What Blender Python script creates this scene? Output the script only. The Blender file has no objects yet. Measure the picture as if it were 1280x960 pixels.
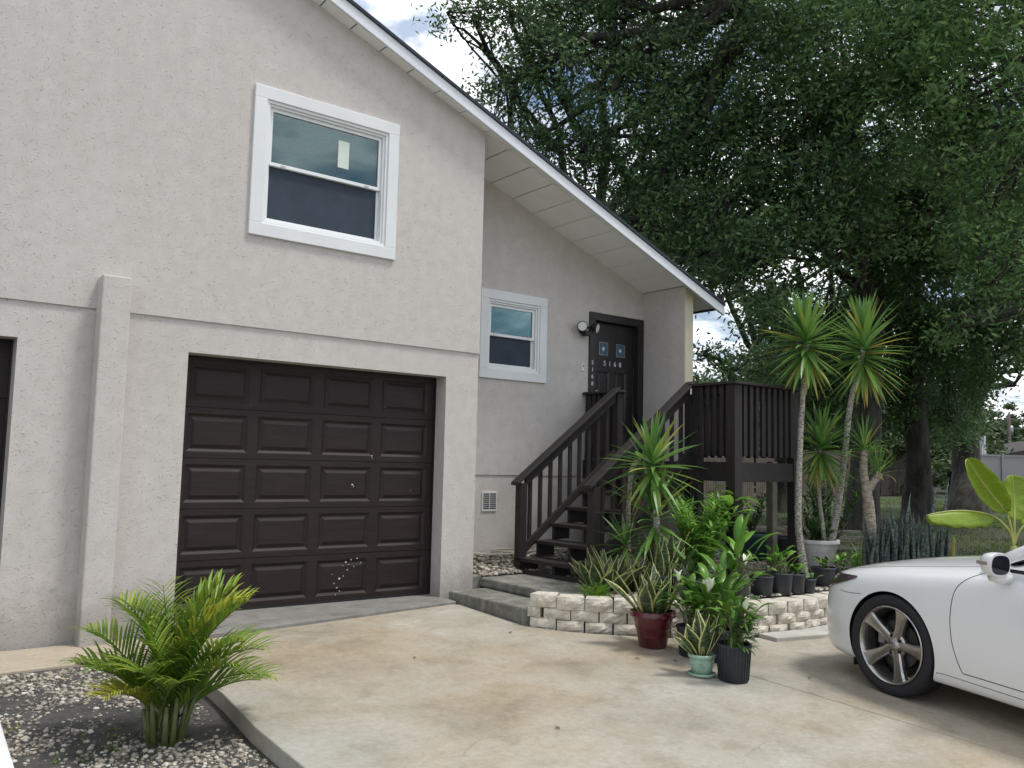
import bpy, bmesh, math, random
import numpy as np
from mathutils import Vector, Matrix
PI = math.pi
rad = math.radians
scene = bpy.context.scene
COL = scene.collection
random.seed(7)
RNG = np.random.default_rng(11)

# ------------------------------------------------------------------ camera
CAM_F = 1090.11 / 1280.0
CAM_LOC = Vector((-2.1662, -6.9822, 1.2492))
YAW, PITCH, ROLL = rad(37.7172), rad(5.2774), rad(1.3171)
fwd = Vector((math.sin(YAW) * math.cos(PITCH), math.cos(YAW) * math.cos(PITCH), math.sin(PITCH)))
rgt = Vector((math.cos(YAW), -math.sin(YAW), 0))
upv = rgt.cross(fwd)
r2 = rgt * math.cos(ROLL) + upv * math.sin(ROLL)
u2 = -rgt * math.sin(ROLL) + upv * math.cos(ROLL)
cam_d = bpy.data.cameras.new('camera')
cam = bpy.data.objects.new('camera', cam_d)
COL.objects.link(cam)
M = Matrix(((r2.x, u2.x, -fwd.x, CAM_LOC.x), (r2.y, u2.y, -fwd.y, CAM_LOC.y), (r2.z, u2.z, -fwd.z, CAM_LOC.z), (0, 0, 0, 1)))
cam.matrix_world = M
cam_d.sensor_width = 36
cam_d.lens = 36 * CAM_F
cam_d.clip_start = 0.05
cam_d.clip_end = 3000
scene.camera = cam

def at(u, v, depth):
    """a point of the place seen at photo position u, v and this far ahead of the lens"""
    d = fwd + r2 * ((u - 640) / 1090.11) + u2 * ((480 - v) / 1090.11)
    return CAM_LOC + d * depth

# ------------------------------------------------------------------ objects
def tag(o, label=None, cat=None, group=None, kind=None):
    if label: o['label'] = label
    if cat: o['category'] = cat
    if group: o['group'] = group
    if kind: o['kind'] = kind
    return o

def empty(name, loc, label, cat, group=None, rz=0.0):
    o = bpy.data.objects.new(name, None)
    o.empty_display_size = 0.1
    o.location = loc
    o.rotation_euler = (0, 0, rz)
    COL.objects.link(o)
    return tag(o, label, cat, group)

class MB:
    """mesh builder"""
    def __init__(s):
        s.v = []; s.f = []; s.m = []; s.uv = []; s.hasuv = False
    def face(s, idx, mat=0, uv=None):
        s.f.append(tuple(idx)); s.m.append(mat)
        if uv is None: s.uv.append([(0.5, 0.5)] * len(idx))
        else:
            s.uv.append(uv); s.hasuv = True
    def box(s, x0, x1, y0, y1, z0, z1, mat=0):
        b = len(s.v)
        s.v += [(x0, y0, z0), (x1, y0, z0), (x1, y1, z0), (x0, y1, z0), (x0, y0, z1), (x1, y0, z1), (x1, y1, z1), (x0, y1, z1)]
        for q in ((0, 3, 2, 1), (4, 5, 6, 7), (0, 1, 5, 4), (1, 2, 6, 5), (2, 3, 7, 6), (3, 0, 4, 7)):
            s.face([b + i for i in q], mat)
        return s
    def prism_y(s, pts, y0, y1, mat=0):
        """polygon in x,z extruded in y; pts counter-clockwise seen from -y"""
        b = len(s.v); n = len(pts)
        s.v += [(p[0], y0, p[1]) for p in pts] + [(p[0], y1, p[1]) for p in pts]
        s.face([b + i for i in range(n)], mat)
        s.face([b + n + i for i in reversed(range(n))], mat)
        for i in range(n):
            j = (i + 1) % n
            s.face([b + j, b + i, b + n + i, b + n + j], mat)
        return s
    def prism_z(s, pts, z0, z1, mat=0, ztop=None):
        b = len(s.v); n = len(pts)
        s.v += [(p[0], p[1], z0) for p in pts]
        s.v += [(p[0], p[1], ztop(p[0], p[1]) if ztop else z1) for p in pts]
        s.face([b + i for i in reversed(range(n))], mat)
        s.face([b + n + i for i in range(n)], mat)
        for i in range(n):
            j = (i + 1) % n
            s.face([b + i, b + j, b + n + j, b + n + i], mat)
        return s
    def hexa(s, lo, hi, mat=0):
        """two quads (4 points each) joined"""
        b = len(s.v); s.v += [tuple(p) for p in lo] + [tuple(p) for p in hi]
        for q in ((0, 3, 2, 1), (4, 5, 6, 7), (0, 1, 5, 4), (1, 2, 6, 5), (2, 3, 7, 6), (3, 0, 4, 7)):
            s.face([b + i for i in q], mat)
        return s
    def tube(s, pts, radii, n=8, mat=0, caps=True, wob=0.0):
        pts = [Vector(p) for p in pts]
        if not hasattr(radii, '__len__'): radii = [radii] * len(pts)
        b = len(s.v); ref = None
        for i, p in enumerate(pts):
            t = (pts[min(i + 1, len(pts) - 1)] - pts[max(i - 1, 0)]).normalized()
            if ref is None:
                ref = Vector((1, 0, 0)) if abs(t.x) < .8 else Vector((0, 1, 0))
            a = (ref - t * ref.dot(t)).normalized(); c = t.cross(a); ref = a
            for k in range(n):
                w = 2 * PI * k / n
                r = radii[i] * (1 + (random.uniform(-wob, wob) if wob else 0))
                s.v.append(tuple(p + a * (r * math.cos(w)) + c * (r * math.sin(w))))
        for i in range(len(pts) - 1):
            for k in range(n):
                k2 = (k + 1) % n
                s.face([b + i * n + k, b + i * n + k2, b + (i + 1) * n + k2, b + (i + 1) * n + k], mat)
        if caps:
            s.face([b + k for k in reversed(range(n))], mat)
            s.face([b + (len(pts) - 1) * n + k for k in range(n)], mat)
        return s
    def lathe(s, prof, n=24, c=(0, 0, 0), mat=0, sx=1, sy=1):
        b = len(s.v)
        for r, z in prof:
            for k in range(n):
                w = 2 * PI * k / n
                s.v.append((c[0] + r * math.cos(w) * sx, c[1] + r * math.sin(w) * sy, c[2] + z))
        for i in range(len(prof) - 1):
            for k in range(n):
                k2 = (k + 1) % n
                s.face([b + i * n + k, b + i * n + k2, b + (i + 1) * n + k2, b + (i + 1) * n + k], mat)
        s.face([b + k for k in reversed(range(n))], mat)
        s.face([b + (len(prof) - 1) * n + k for k in range(n)], mat)
        return s
    def ribbon(s, p0, az, el, L, W, droop=0.5, prof='lance', segs=6, fold=0.25, mat=0, twist=0.0, side_curve=0.0):
        """a leaf blade: three columns of points with uv across (u) and along (v)"""
        p = Vector(p0); b = len(s.v); ds = L / segs
        for i in range(segs + 1):
            t = i / segs
            e = el - droop * t * t
            a = az + side_curve * t
            d = Vector((math.cos(e) * math.cos(a), math.cos(e) * math.sin(a), math.sin(e)))
            sd = Vector((-math.sin(a), math.cos(a), 0))
            n = d.cross(sd)
            if twist:
                w = twist * t
                sd, n = sd * math.cos(w) + n * math.sin(w), n * math.cos(w) - sd * math.sin(w)
            if prof == 'lance': w = W * .5 * math.sin(PI * min(1, .12 + .88 * t) ** .75) if t < 1 else 0.001
            elif prof == 'yucca': w = W * .5 * min(1, .45 + 2.2 * t) * (1 - t ** 2.6) + .0006
            elif prof == 'snake': w = W * .5 * (0.55 + .45 * math.sin(PI * min(1, t * 1.15))) * (1 - t ** 5) + .0008
            elif prof == 'broad': w = W * .5 * (max(0, math.sin(PI * t ** .8)) ** .7) + .0015
            elif prof == 'banana': w = W * .5 * (max(0, math.sin(PI * min(1, .02 + t * .98))) ** .5) + .003
            else: w = W * .5 * (1 - t) + .0008
            s.v.append(tuple(p + sd * (w * math.cos(fold)) + n * (w * math.sin(fold))))
            s.v.append(tuple(p))
            s.v.append(tuple(p - sd * (w * math.cos(fold)) + n * (w * math.sin(fold))))
            p = p + d * ds
        for i in range(segs):
            o = b + i * 3; t0, t1 = i / segs, (i + 1) / segs
            s.face([o, o + 3, o + 4, o + 1], mat, [(0, t0), (0, t1), (.5, t1), (.5, t0)])
            s.face([o + 1, o + 4, o + 5, o + 2], mat, [(.5, t0), (.5, t1), (1, t1), (1, t0)])
        return s
    def ball(s, c, r, mat=0, n=10, m=6, sz=1.0):
        prof = [(max(1e-4, r * math.sin(PI * i / m)), -r * sz * math.cos(PI * i / m)) for i in range(m + 1)]
        return s.lathe(prof, n, c, mat)
    def build(s, name, mats, parent=None, smooth=False, bevel=0.0, loc=None, label=None):
        me = bpy.data.meshes.new(name)
        me.from_pydata(s.v, [], s.f)
        if not isinstance(mats, (list, tuple)): mats = [mats]
        for m in mats: me.materials.append(m)
        if len(mats) > 1: me.polygons.foreach_set('material_index', s.m)
        if s.hasuv:
            ul = me.uv_layers.new(name='UVMap')
            ul.data.foreach_set('uv', [c for f in s.uv for p in f for c in p])
        if smooth: me.polygons.foreach_set('use_smooth', [True] * len(me.polygons))
        me.update()
        o = bpy.data.objects.new(name, me)
        COL.objects.link(o)
        if parent: o.parent = parent
        if loc is not None: o.location = loc
        if bevel:
            md = o.modifiers.new('bevel', 'BEVEL'); md.width = bevel; md.segments = 2; md.limit_method = 'ANGLE'; md.angle_limit = rad(40)
        if label: o['label'] = label
        return o

def np_mesh(name, verts, faces, mat, parent=None, smooth=False):
    """verts Nx3, faces Mxk arrays"""
    me = bpy.data.meshes.new(name)
    k = faces.shape[1]
    me.vertices.add(len(verts)); me.vertices.foreach_set('co', np.ascontiguousarray(verts, dtype=np.float32).ravel())
    me.loops.add(faces.size); me.loops.foreach_set('vertex_index', faces.astype(np.int32).ravel())
    me.polygons.add(len(faces))
    me.polygons.foreach_set('loop_start', np.arange(0, faces.size, k, dtype=np.int32))
    me.polygons.foreach_set('loop_total', np.full(len(faces), k, dtype=np.int32))
    me.materials.append(mat)
    if smooth: me.polygons.foreach_set('use_smooth', np.ones(len(faces), dtype=bool))
    me.update(calc_edges=True); me.validate()
    o = bpy.data.objects.new(name, me); COL.objects.link(o)
    if parent: o.parent = parent
    return o

# ------------------------------------------------------------------ materials
def new_mat(name):
    m = bpy.data.materials.new(name); m.use_nodes = True
    nt = m.node_tree; nt.nodes.clear()
    out = nt.nodes.new('ShaderNodeOutputMaterial')
    p = nt.nodes.new('ShaderNodeBsdfPrincipled')
    nt.links.new(p.outputs[0], out.inputs[0])
    return m, nt, p, out

def N(nt, typ, **kw):
    n = nt.nodes.new(typ)
    for k, v in kw.items(): setattr(n, k, v)
    return n

def tex_noise(nt, scale, detail=5, rough=.55, coord='Object', vec=None, stretch=None):
    tc = N(nt, 'ShaderNodeTexCoord'); n = N(nt, 'ShaderNodeTexNoise')
    n.inputs['Scale'].default_value = scale; n.inputs['Detail'].default_value = detail; n.inputs['Roughness'].default_value = rough
    src = vec or tc.outputs[coord]
    if stretch:
        mp = N(nt, 'ShaderNodeMapping'); mp.inputs['Scale'].default_value = stretch
        nt.links.new(src, mp.inputs['Vector']); src = mp.outputs[0]
    nt.links.new(src, n.inputs['Vector'])
    return n

def ramp(nt, src, stops):
    r = N(nt, 'ShaderNodeValToRGB')
    e = r.color_ramp.elements
    while len(e) < len(stops): e.new(0.5)
    for i, (p, c) in enumerate(stops):
        e[i].position = p; e[i].color = (c[0], c[1], c[2], 1) if hasattr(c, '__len__') else (c, c, c, 1)
    nt.links.new(src, r.inputs[0])
    return r.outputs[0]

def mixc(nt, fac, a, b, mode='MIX'):
    m = N(nt, 'ShaderNodeMix', data_type='RGBA', blend_type=mode)
    for sock, val in ((m.inputs[0], fac), (m.inputs[6], a), (m.inputs[7], b)):
        if hasattr(val, 'is_linked') or hasattr(val, 'links'): nt.links.new(val, sock)
        elif hasattr(val, '__len__'): sock.default_value = (val[0], val[1], val[2], 1)
        else: sock.default_value = val
    return m.outputs[2]

def bump(nt, p, h, strength=.5, dist=.01):
    b = N(nt, 'ShaderNodeBump'); b.inputs['Strength'].default_value = strength; b.inputs['Distance'].default_value = dist
    nt.links.new(h, b.inputs['Height']); nt.links.new(b.outputs[0], p.inputs['Normal'])
    return b

def simple(name, col, rough=.6, var=.15, scale=8, bstr=0, bscale=60, metal=0, spec=.5, coat=0, bdist=.004):
    m, nt, p, out = new_mat(name)
    n = tex_noise(nt, scale)
    c0 = [c * (1 - var) for c in col]; c1 = [min(1, c * (1 + var)) for c in col]
    nt.links.new(ramp(nt, n.outputs[0], [(.3, c0), (.7, c1)]), p.inputs['Base Color'])
    p.inputs['Roughness'].default_value = rough; p.inputs['Metallic'].default_value = metal
    p.inputs['Specular IOR Level'].default_value = spec
    if coat: p.inputs['Coat Weight'].default_value = coat; p.inputs['Coat Roughness'].default_value = .04
    if bstr:
        b = tex_noise(nt, bscale, 6, .6); bump(nt, p, b.outputs[0], bstr, bdist)
    return m

def leafmat(name, c0, c1, rough=.5, trans=.25, yellow=None, spec=.4):
    """foliage: colour differs from leaf to leaf (random per island)"""
    m, nt, p, out = new_mat(name)
    g = N(nt, 'ShaderNodeNewGeometry')
    stops = [(0.0, c0), (0.85, c1)]
    if yellow: stops = [(0.0, c0), (0.80, c1), (0.97, yellow)]
    col = ramp(nt, g.outputs['Random Per Island'], stops)
    n = tex_noise(nt, 1.3, 3)
    col = mixc(nt, 0.35, col, ramp(nt, n.outputs[0], [(.3, (.45, .5, .45)), (.7, (1.4, 1.35, 1.1))]), 'MULTIPLY')
    nt.links.new(col, p.inputs['Base Color'])
    p.inputs['Roughness'].default_value = rough; p.inputs['Specular IOR Level'].default_value = spec
    tr = N(nt, 'ShaderNodeBsdfTranslucent'); nt.links.new(col, tr.inputs[0])
    mx = N(nt, 'ShaderNodeMixShader'); mx.inputs[0].default_value = trans
    nt.links.new(p.outputs[0], mx.inputs[1]); nt.links.new(tr.outputs[0], mx.inputs[2]); nt.links.new(mx.outputs[0], out.inputs[0])
    return m

def snakemat(name, dark, light, margin, margin_w=.16, trans=.12):
    m, nt, p, out = new_mat(name)
    tc = N(nt, 'ShaderNodeTexCoord'); sp = N(nt, 'ShaderNodeSeparateXYZ'); nt.links.new(tc.outputs['UV'], sp.inputs[0])
    a = N(nt, 'ShaderNodeMath', operation='SUBTRACT'); nt.links.new(sp.outputs[0], a.inputs[0]); a.inputs[1].default_value = .5
    b = N(nt, 'ShaderNodeMath', operation='ABSOLUTE'); nt.links.new(a.outputs[0], b.inputs[0])
    nz = tex_noise(nt, 22, 3); s = N(nt, 'ShaderNodeMath', operation='MULTIPLY_ADD'); nt.links.new(nz.outputs[0], s.inputs[0]); s.inputs[1].default_value = .16; nt.links.new(b.outputs[0], s.inputs[2])
    band = tex_noise(nt, 55, 3, .6, stretch=(.35, .35, 1))
    mid = ramp(nt, band.outputs[0], [(.42, dark), (.58, light)])
    mk = ramp(nt, s.outputs[0], [(.58 - margin_w, 0.0), (.62 - margin_w, 1.0)])
    col = mixc(nt, mk, mid, margin)
    nt.links.new(col, p.inputs['Base Color']); p.inputs['Roughness'].default_value = .42
    tr = N(nt, 'ShaderNodeBsdfTranslucent'); nt.links.new(col, tr.inputs[0])
    mx = N(nt, 'ShaderNodeMixShader'); mx.inputs[0].default_value = trans
    nt.links.new(p.outputs[0], mx.inputs[1]); nt.links.new(tr.outputs[0], mx.inputs[2]); nt.links.new(mx.outputs[0], out.inputs[0])
    return m

def stucco_mat():
    m, nt, p, out = new_mat('stucco')
    big = tex_noise(nt, .7, 4); sm = tex_noise(nt, 9, 5)
    col = mixc(nt, .6, ramp(nt, big.outputs[0], [(.3, (.535, .50, .468)), (.7, (.605, .572, .54))]), ramp(nt, sm.outputs[0], [(.3, (.52, .487, .455)), (.7, (.62, .585, .55))]))
    # grime near the ground: a stain with its own shape
    tc = N(nt, 'ShaderNodeTexCoord'); sp = N(nt, 'ShaderNodeSeparateXYZ'); nt.links.new(tc.outputs['Object'], sp.inputs[0])
    gn = tex_noise(nt, 6, 6, .7); add = N(nt, 'ShaderNodeMath', operation='MULTIPLY_ADD'); nt.links.new(gn.outputs[0], add.inputs[0]); add.inputs[1].default_value = -.75; nt.links.new(sp.outputs[2], add.inputs[2])
    gm = ramp(nt, add.outputs[0], [(0.0, 1.0), (.02, 0.0)])
    sh = N(nt, 'ShaderNodeMath', operation='ADD'); nt.links.new(add.outputs[0], sh.inputs[0]); sh.inputs[1].default_value = .34
    gm = ramp(nt, sh.outputs[0], [(0.0, .45), (.30, 0.0)])
    col = mixc(nt, gm, col, (.20, .185, .16))
    sk = tex_noise(nt, 2.2, 5, .65, stretch=(3.5, 3.5, .22)); col = mixc(nt, .5, col, ramp(nt, sk.outputs[0], [(.3, (.95, .945, .935)), (.6, (1.02, 1.02, 1.02))]), 'MULTIPLY')
    nt.links.new(col, p.inputs['Base Color']); p.inputs['Roughness'].default_value = .85; p.inputs['Specular IOR Level'].default_value = .2
    # knockdown texture: warped ridges plus grain
    tc2 = N(nt, 'ShaderNodeTexCoord')
    wn = tex_noise(nt, 14, 3, .6)
    add2 = N(nt, 'ShaderNodeVectorMath', operation='MULTIPLY_ADD'); nt.links.new(wn.outputs['Color'], add2.inputs[0]); add2.inputs[1].default_value = (.12, .12, .12); nt.links.new(tc2.outputs['Object'], add2.inputs[2])
    rid = tex_noise(nt, 62, 6, .68, vec=add2.outputs[0]); rid.noise_type = 'RIDGED_MULTIFRACTAL' if hasattr(rid, 'noise_type') else rid.noise_type
    fine = tex_noise(nt, 70, 4, .75)
    hh = mixc(nt, .3, ramp(nt, rid.outputs[0], [(.15, 0.0), (.75, 1.0)]), fine.outputs[0])
    bump(nt, p, hh, .95, .0085)
    return m

def wood_dark(name, col=(.0145, .0105, .0100), rough=.65):
    m, nt, p, out = new_mat(name)
    n = tex_noise(nt, 10, 6, .6)
    nt.links.new(ramp(nt, n.outputs[0], [(.3, [c * .75 for c in col]), (.65, [c * 1.35 for c in col]), (.85, [c * 1.9 for c in col])]), p.inputs['Base Color'])
    p.inputs['Roughness'].default_value = rough
    b = tex_noise(nt, 50, 5, .6, stretch=(1, 1, .2)); bump(nt, p, b.outputs[0], .3, .003)
    return m

MAT = {}
MAT['stucco'] = stucco_mat()
MAT['trim'] = simple('white_trim', (.74, .76, .76), .45, .04, 3)
MAT['vinyl'] = simple('window_vinyl', (.78, .80, .80), .35, .03, 3)
MAT['soffit'] = simple('soffit_vinyl', (.88, .88, .86), .5, .05, 2)
MAT['fascia'] = simple('fascia_paint', (.74, .77, .80), .4, .05, 2)
MAT['shingle'] = simple('shingle', (.035, .042, .055), .9, .35, 30, .6, 120)
MAT['deckwood'] = wood_dark('dark_deck_paint')
MAT['doorpaint'] = simple('dark_door_paint', (.020, .017, .018), .42, .15, 6, .1, 90)
def garage_mat():
    m, nt, p, out = new_mat('garage_door_paint')
    n = tex_noise(nt, 3, 6, .7, stretch=(1, 1, 6)); n2 = tex_noise(nt, 60, 5, .65, stretch=(.08, 1, 1))
    c = mixc(nt, .5, ramp(nt, n.outputs[0], [(.3, (.013, .0070, .0068)), (.6, (.022, .0115, .0105)), (.8, (.042, .018, .016))]), ramp(nt, n2.outputs[0], [(.3, (.009, .0058, .0058)), (.75, (.034, .022, .021))]))
    nt.links.new(c, p.inputs['Base Color']); p.inputs['Roughness'].default_value = .55; p.inputs['Specular IOR Level'].default_value = .35
    bump(nt, p, n2.outputs[0], .35, .003)
    return m
MAT['garage'] = garage_mat()
MAT['chip'] = simple('bare_primer', (.62, .60, .57), .8, .2, 30)
def glass_mat(name, tint, mixf=.55):
    m, nt, p, out = new_mat(name)
    nt.nodes.remove(p)
    tr = N(nt, 'ShaderNodeBsdfTransparent'); tr.inputs[0].default_value = (*tint, 1)
    gl = N(nt, 'ShaderNodeBsdfGlossy'); gl.inputs['Roughness'].default_value = .02
    fr = N(nt, 'ShaderNodeFresnel'); fr.inputs[0].default_value = 1.55
    ad = N(nt, 'ShaderNodeMath', operation='MULTIPLY_ADD'); nt.links.new(fr.outputs[0], ad.inputs[0]); ad.inputs[1].default_value = 1.0; ad.inputs[2].default_value = .04
    mx = N(nt, 'ShaderNodeMixShader'); nt.links.new(ad.outputs[0], mx.inputs[0]); nt.links.new(tr.outputs[0], mx.inputs[1]); nt.links.new(gl.outputs[0], mx.inputs[2])
    nt.links.new(mx.outputs[0], out.inputs[0])
    return m
MAT['glass'] = glass_mat('window_glass', (.58, .82, .84))
MAT['carglass'] = glass_mat('tinted_car_glass', (.10, .12, .13))
MAT['screen'] = simple('insect_screen', (.016, .030, .050), .6, .3, 5)
MAT['blind'] = simple('window_blind', (.20, .42, .44), .6, .2, 3)
MAT['paper'] = simple('paper', (.62, .70, .62), .7, .04)
MAT['room'] = simple('dark_room', (.02, .022, .026), .9, .1)
MAT['black'] = simple('black_plastic', (.012, .013, .015), .5, .2)
MAT['potblack'] = simple('nursery_pot_plastic', (.022, .026, .034), .45, .2, 12, .15, 40)
MAT['potred'] = simple('oxblood_glaze', (.10, .014, .020), .22, .35, 9, .1, 30, coat=.4)
MAT['potmint'] = simple('mint_glaze', (.30, .46, .36), .25, .15, 20, .08, 40, coat=.4)
MAT['potbrown'] = simple('brown_clay', (.10, .05, .045), .6, .3, 10, .2, 40)
MAT['potblue'] = simple('blue_green_plastic', (.035, .085, .095), .5, .2, 6)
MAT['potwhite'] = simple('pale_planter', (.56, .56, .53), .8, .18, 9, .4, 60)
MAT['soil'] = simple('potting_soil', (.022, .016, .012), .95, .4, 40, .8, 60)
MAT['galv'] = simple('grey_metal', (.35, .35, .35), .4, .1, 8, metal=.7)
MAT['whiteplastic'] = simple('white_plastic', (.72, .72, .70), .4, .05)
MAT['hose'] = simple('hose_vinyl', (.50, .47, .40), .5, .12)
MAT['brasswhite'] = simple('number_paint', (.75, .75, .75), .4, .03)
def concrete_mat(name, cols, scale=1.2, seed=0, crack=False):
    m, nt, p, out = new_mat(name)
    tc = N(nt, 'ShaderNodeTexCoord'); mp = N(nt, 'ShaderNodeMapping'); mp.inputs['Location'].default_value = (seed, seed * .7, 0); nt.links.new(tc.outputs['Object'], mp.inputs['Vector'])
    w = tex_noise(nt, 1.1, 4, .6, vec=mp.outputs[0])
    ad = N(nt, 'ShaderNodeVectorMath', operation='MULTIPLY_ADD'); nt.links.new(w.outputs['Color'], ad.inputs[0]); ad.inputs[1].default_value = (.9, .9, .9); nt.links.new(mp.outputs[0], ad.inputs[2])
    a = tex_noise(nt, scale, 7, .62, vec=ad.outputs[0]); b = tex_noise(nt, scale * .45, 5, .6, vec=ad.outputs[0]); c = tex_noise(nt, 30, 6, .7)
    col = ramp(nt, a.outputs[0], [(.25, cols[0]), (.42, cols[1]), (.58, cols[2]), (.75, cols[3])])
    col2 = ramp(nt, b.outputs[0], [(.35, cols[4]), (.65, cols[1])])
    col = mixc(nt, .42, col, col2)
    col = mixc(nt, .5, col, ramp(nt, c.outputs[0], [(.3, (.72, .72, .72)), (.7, (1.18, 1.18, 1.18))]), 'MULTIPLY')
    sp = tex_noise(nt, 160, 3, .7); col = mixc(nt, .35, col, ramp(nt, sp.outputs[0], [(.35, (.6, .6, .6)), (.5, (1.1, 1.1, 1.1))]), 'MULTIPLY')
    if crack:
        vo = N(nt, 'ShaderNodeTexVoronoi', feature='DISTANCE_TO_EDGE'); vo.inputs['Scale'].default_value = .42
        wv = tex_noise(nt, 2.2, 5, .6); av = N(nt, 'ShaderNodeVectorMath', operation='MULTIPLY_ADD'); nt.links.new(wv.outputs['Color'], av.inputs[0]); av.inputs[1].default_value = (.55, .55, 0); nt.links.new(tc.outputs['Object'], av.inputs[2]); nt.links.new(av.outputs[0], vo.inputs['Vector'])
        mk = tex_noise(nt, .6, 2); ck = mixc(nt, ramp(nt, mk.outputs[0], [(.52, 0.0), (.62, 1.0)]), (0, 0, 0), ramp(nt, vo.outputs['Distance'], [(.0, .45), (.0022, 0.0)]))
        col = mixc(nt, ck, col, (.12, .105, .085))
        dk = tex_noise(nt, 3.4, 6, .75, vec=mp.outputs[0]); col = mixc(nt, .55, col, ramp(nt, dk.outputs[0], [(.32, (.66, .64, .60)), (.48, (1, 1, 1)), (.72, (1.14, 1.15, 1.17))]), 'MULTIPLY')
    nt.links.new(col, p.inputs['Base Color']); p.inputs['Roughness'].default_value = .8; p.inputs['Specular IOR Level'].default_value = .3
    br = tex_noise(nt, 26, 5, .6, stretch=(.25, 3, 1)); hh = mixc(nt, .5, c.outputs[0], br.outputs[0]); bump(nt, p, hh, .35, .006)
    return m
MAT['drive'] = concrete_mat('driveway_concrete', [(.16, .155, .14), (.335, .315, .26), (.42, .415, .375), (.64, .64, .61), (.40, .275, .135)], 1.15, 3, crack=True)
MAT['walk'] = concrete_mat('walk_concrete', [(.28, .25, .20), (.42, .36, .28), (.46, .41, .33), (.50, .47, .41), (.42, .33, .22)], 2, 8)
MAT['apron'] = concrete_mat('sill_concrete', [(.09, .09, .085), (.20, .195, .18), (.28, .27, .25), (.34, .33, .30), (.22, .21, .19)], 4, 5)
MAT['stepc'] = concrete_mat('weathered_step_concrete', [(.06, .062, .055), (.16, .16, .14), (.28, .275, .24), (.46, .44, .38), (.18, .18, .155)], 7, 15)
MAT['block'] = simple('retaining_block', (.60, .555, .47), .85, .22, 14, .9, 38, bdist=.012)
def ground_mat():
    m, nt, p, out = new_mat('ground_soil_and_grass')
    a = tex_noise(nt, .55, 6, .65); b = tex_noise(nt, 14, 6, .7)
    tc = N(nt, 'ShaderNodeTexCoord'); sp = N(nt, 'ShaderNodeSeparateXYZ'); nt.links.new(tc.outputs['Object'], sp.inputs[0])
    grass = ramp(nt, b.outputs[0], [(.3, (.025, .042, .012)), (.7, (.065, .095, .028))])
    dirt = ramp(nt, b.outputs[0], [(.3, (.035, .030, .026)), (.7, (.085, .072, .058))])
    col = mixc(nt, ramp(nt, a.outputs[0], [(.42, 0.0), (.58, 1.0)]), dirt, grass)
    # bare dark soil in the beds next to the house
    mr = N(nt, 'ShaderNodeMapRange'); mr.inputs['From Min'].default_value = 7.0; mr.inputs['From Max'].default_value = 9.0; nt.links.new(sp.outputs[0], mr.inputs[0])
    soil = ramp(nt, b.outputs[0], [(.3, (.035, .035, .034)), (.6, (.085, .082, .076)), (.8, (.17, .16, .14))])
    col = mixc(nt, mr.outputs[0], soil, col)
    nt.links.new(col, p.inputs['Base Color']); p.inputs['Roughness'].default_value = .95
    bump(nt, p, b.outputs[0], .8, .03)
    return m
MAT['ground'] = ground_mat()
MAT['stone'] = simple('pale_stone', (.52, .49, .43), .85, .25, 9, .3, 50)
def stonemat():
    m, nt, p, out = new_mat('river_stone')
    g = N(nt, 'ShaderNodeNewGeometry')
    c = ramp(nt, g.outputs['Random Per Island'], [(0, (.14, .125, .105)), (.4, (.30, .265, .215)), (.8, (.46, .42, .345)), (1, (.62, .59, .52))])
    nt.links.new(c, p.inputs['Base Color']); p.inputs['Roughness'].default_value = .85
    return m
MAT['pebble'] = stonemat()
def barkmat(name, c0, c1, sc=9, st=(1, 1, .25), bs=.9, bd=.03):
    m, nt, p, out = new_mat(name)
    n = tex_noise(nt, sc, 7, .7, stretch=st)
    nt.links.new(ramp(nt, n.outputs[0], [(.4, c0), (.6, c1)]), p.inputs['Base Color']); p.inputs['Roughness'].default_value = .9
    bump(nt, p, n.outputs[0], bs, bd)
    return m
MAT['oakbark'] = barkmat('oak_bark', (.024, .022, .019), (.078, .072, .060), 6)
MAT['yuccabark'] = barkmat('yucca_bark', (.13, .115, .09), (.62, .59, .52), 42, (1, 1, 1.6), 1, .012)
MAT['paletrunk'] = barkmat('pale_bark', (.17, .145, .11), (.42, .375, .30), 18, (1, 1, 2.5), .7, .008)
MAT['palmstem'] = simple('palm_stem', (.10, .13, .04), .6, .3, 14)
MAT['oakleaf'] = leafmat('oak_leaf', (.060, .120, .060), (.140, .245, .095), .42, .40, yellow=(.22, .32, .12))
MAT['oakleaf2'] = leafmat('oak_leaf_fresh', (.075, .155, .062), (.175, .31, .105), .42, .45, yellow=(.25, .37, .12))
MAT['farleaf'] = leafmat('far_leaf', (.045, .08, .03), (.10, .15, .06), .6, .2)
MAT['yuccaleaf'] = leafmat('yucca_leaf', (.085, .20, .055), (.20, .37, .085), .38, .28, yellow=(.28, .34, .07))
MAT['dryleaf'] = leafmat('yellowing_leaf', (.28, .27, .05), (.42, .38, .10), .5, .3)
MAT['palmleaf'] = leafmat('palm_leaf', (.11, .22, .03), (.27, .40, .055), .42, .35, yellow=(.38, .42, .06))
MAT['palmyellow'] = leafmat('palm_leaf_yellow', (.34, .40, .05), (.54, .52, .07), .45, .3)
MAT['snake'] = snakemat('snake_plant_leaf', (.03, .055, .028), (.10, .15, .065), (.56, .58, .22), .15)
MAT['snakeblue'] = snakemat('snake_plant_plain', (.030, .05, .044), (.13, .17, .155), (.07, .10, .085), .02)
MAT['lilyleaf'] = leafmat('lily_leaf', (.07, .175, .03), (.17, .35, .055), .32, .25, yellow=(.20, .33, .05))
MAT['brightleaf'] = leafmat('bright_shrub_leaf', (.13, .32, .045), (.28, .52, .09), .35, .42)
MAT['fern'] = leafmat('fern_leaf', (.10, .24, .02), (.20, .38, .04), .45, .3)
MAT['darkgreen'] = leafmat('dark_shrub_leaf', (.035, .09, .02), (.09, .18, .04), .4, .25)
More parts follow.
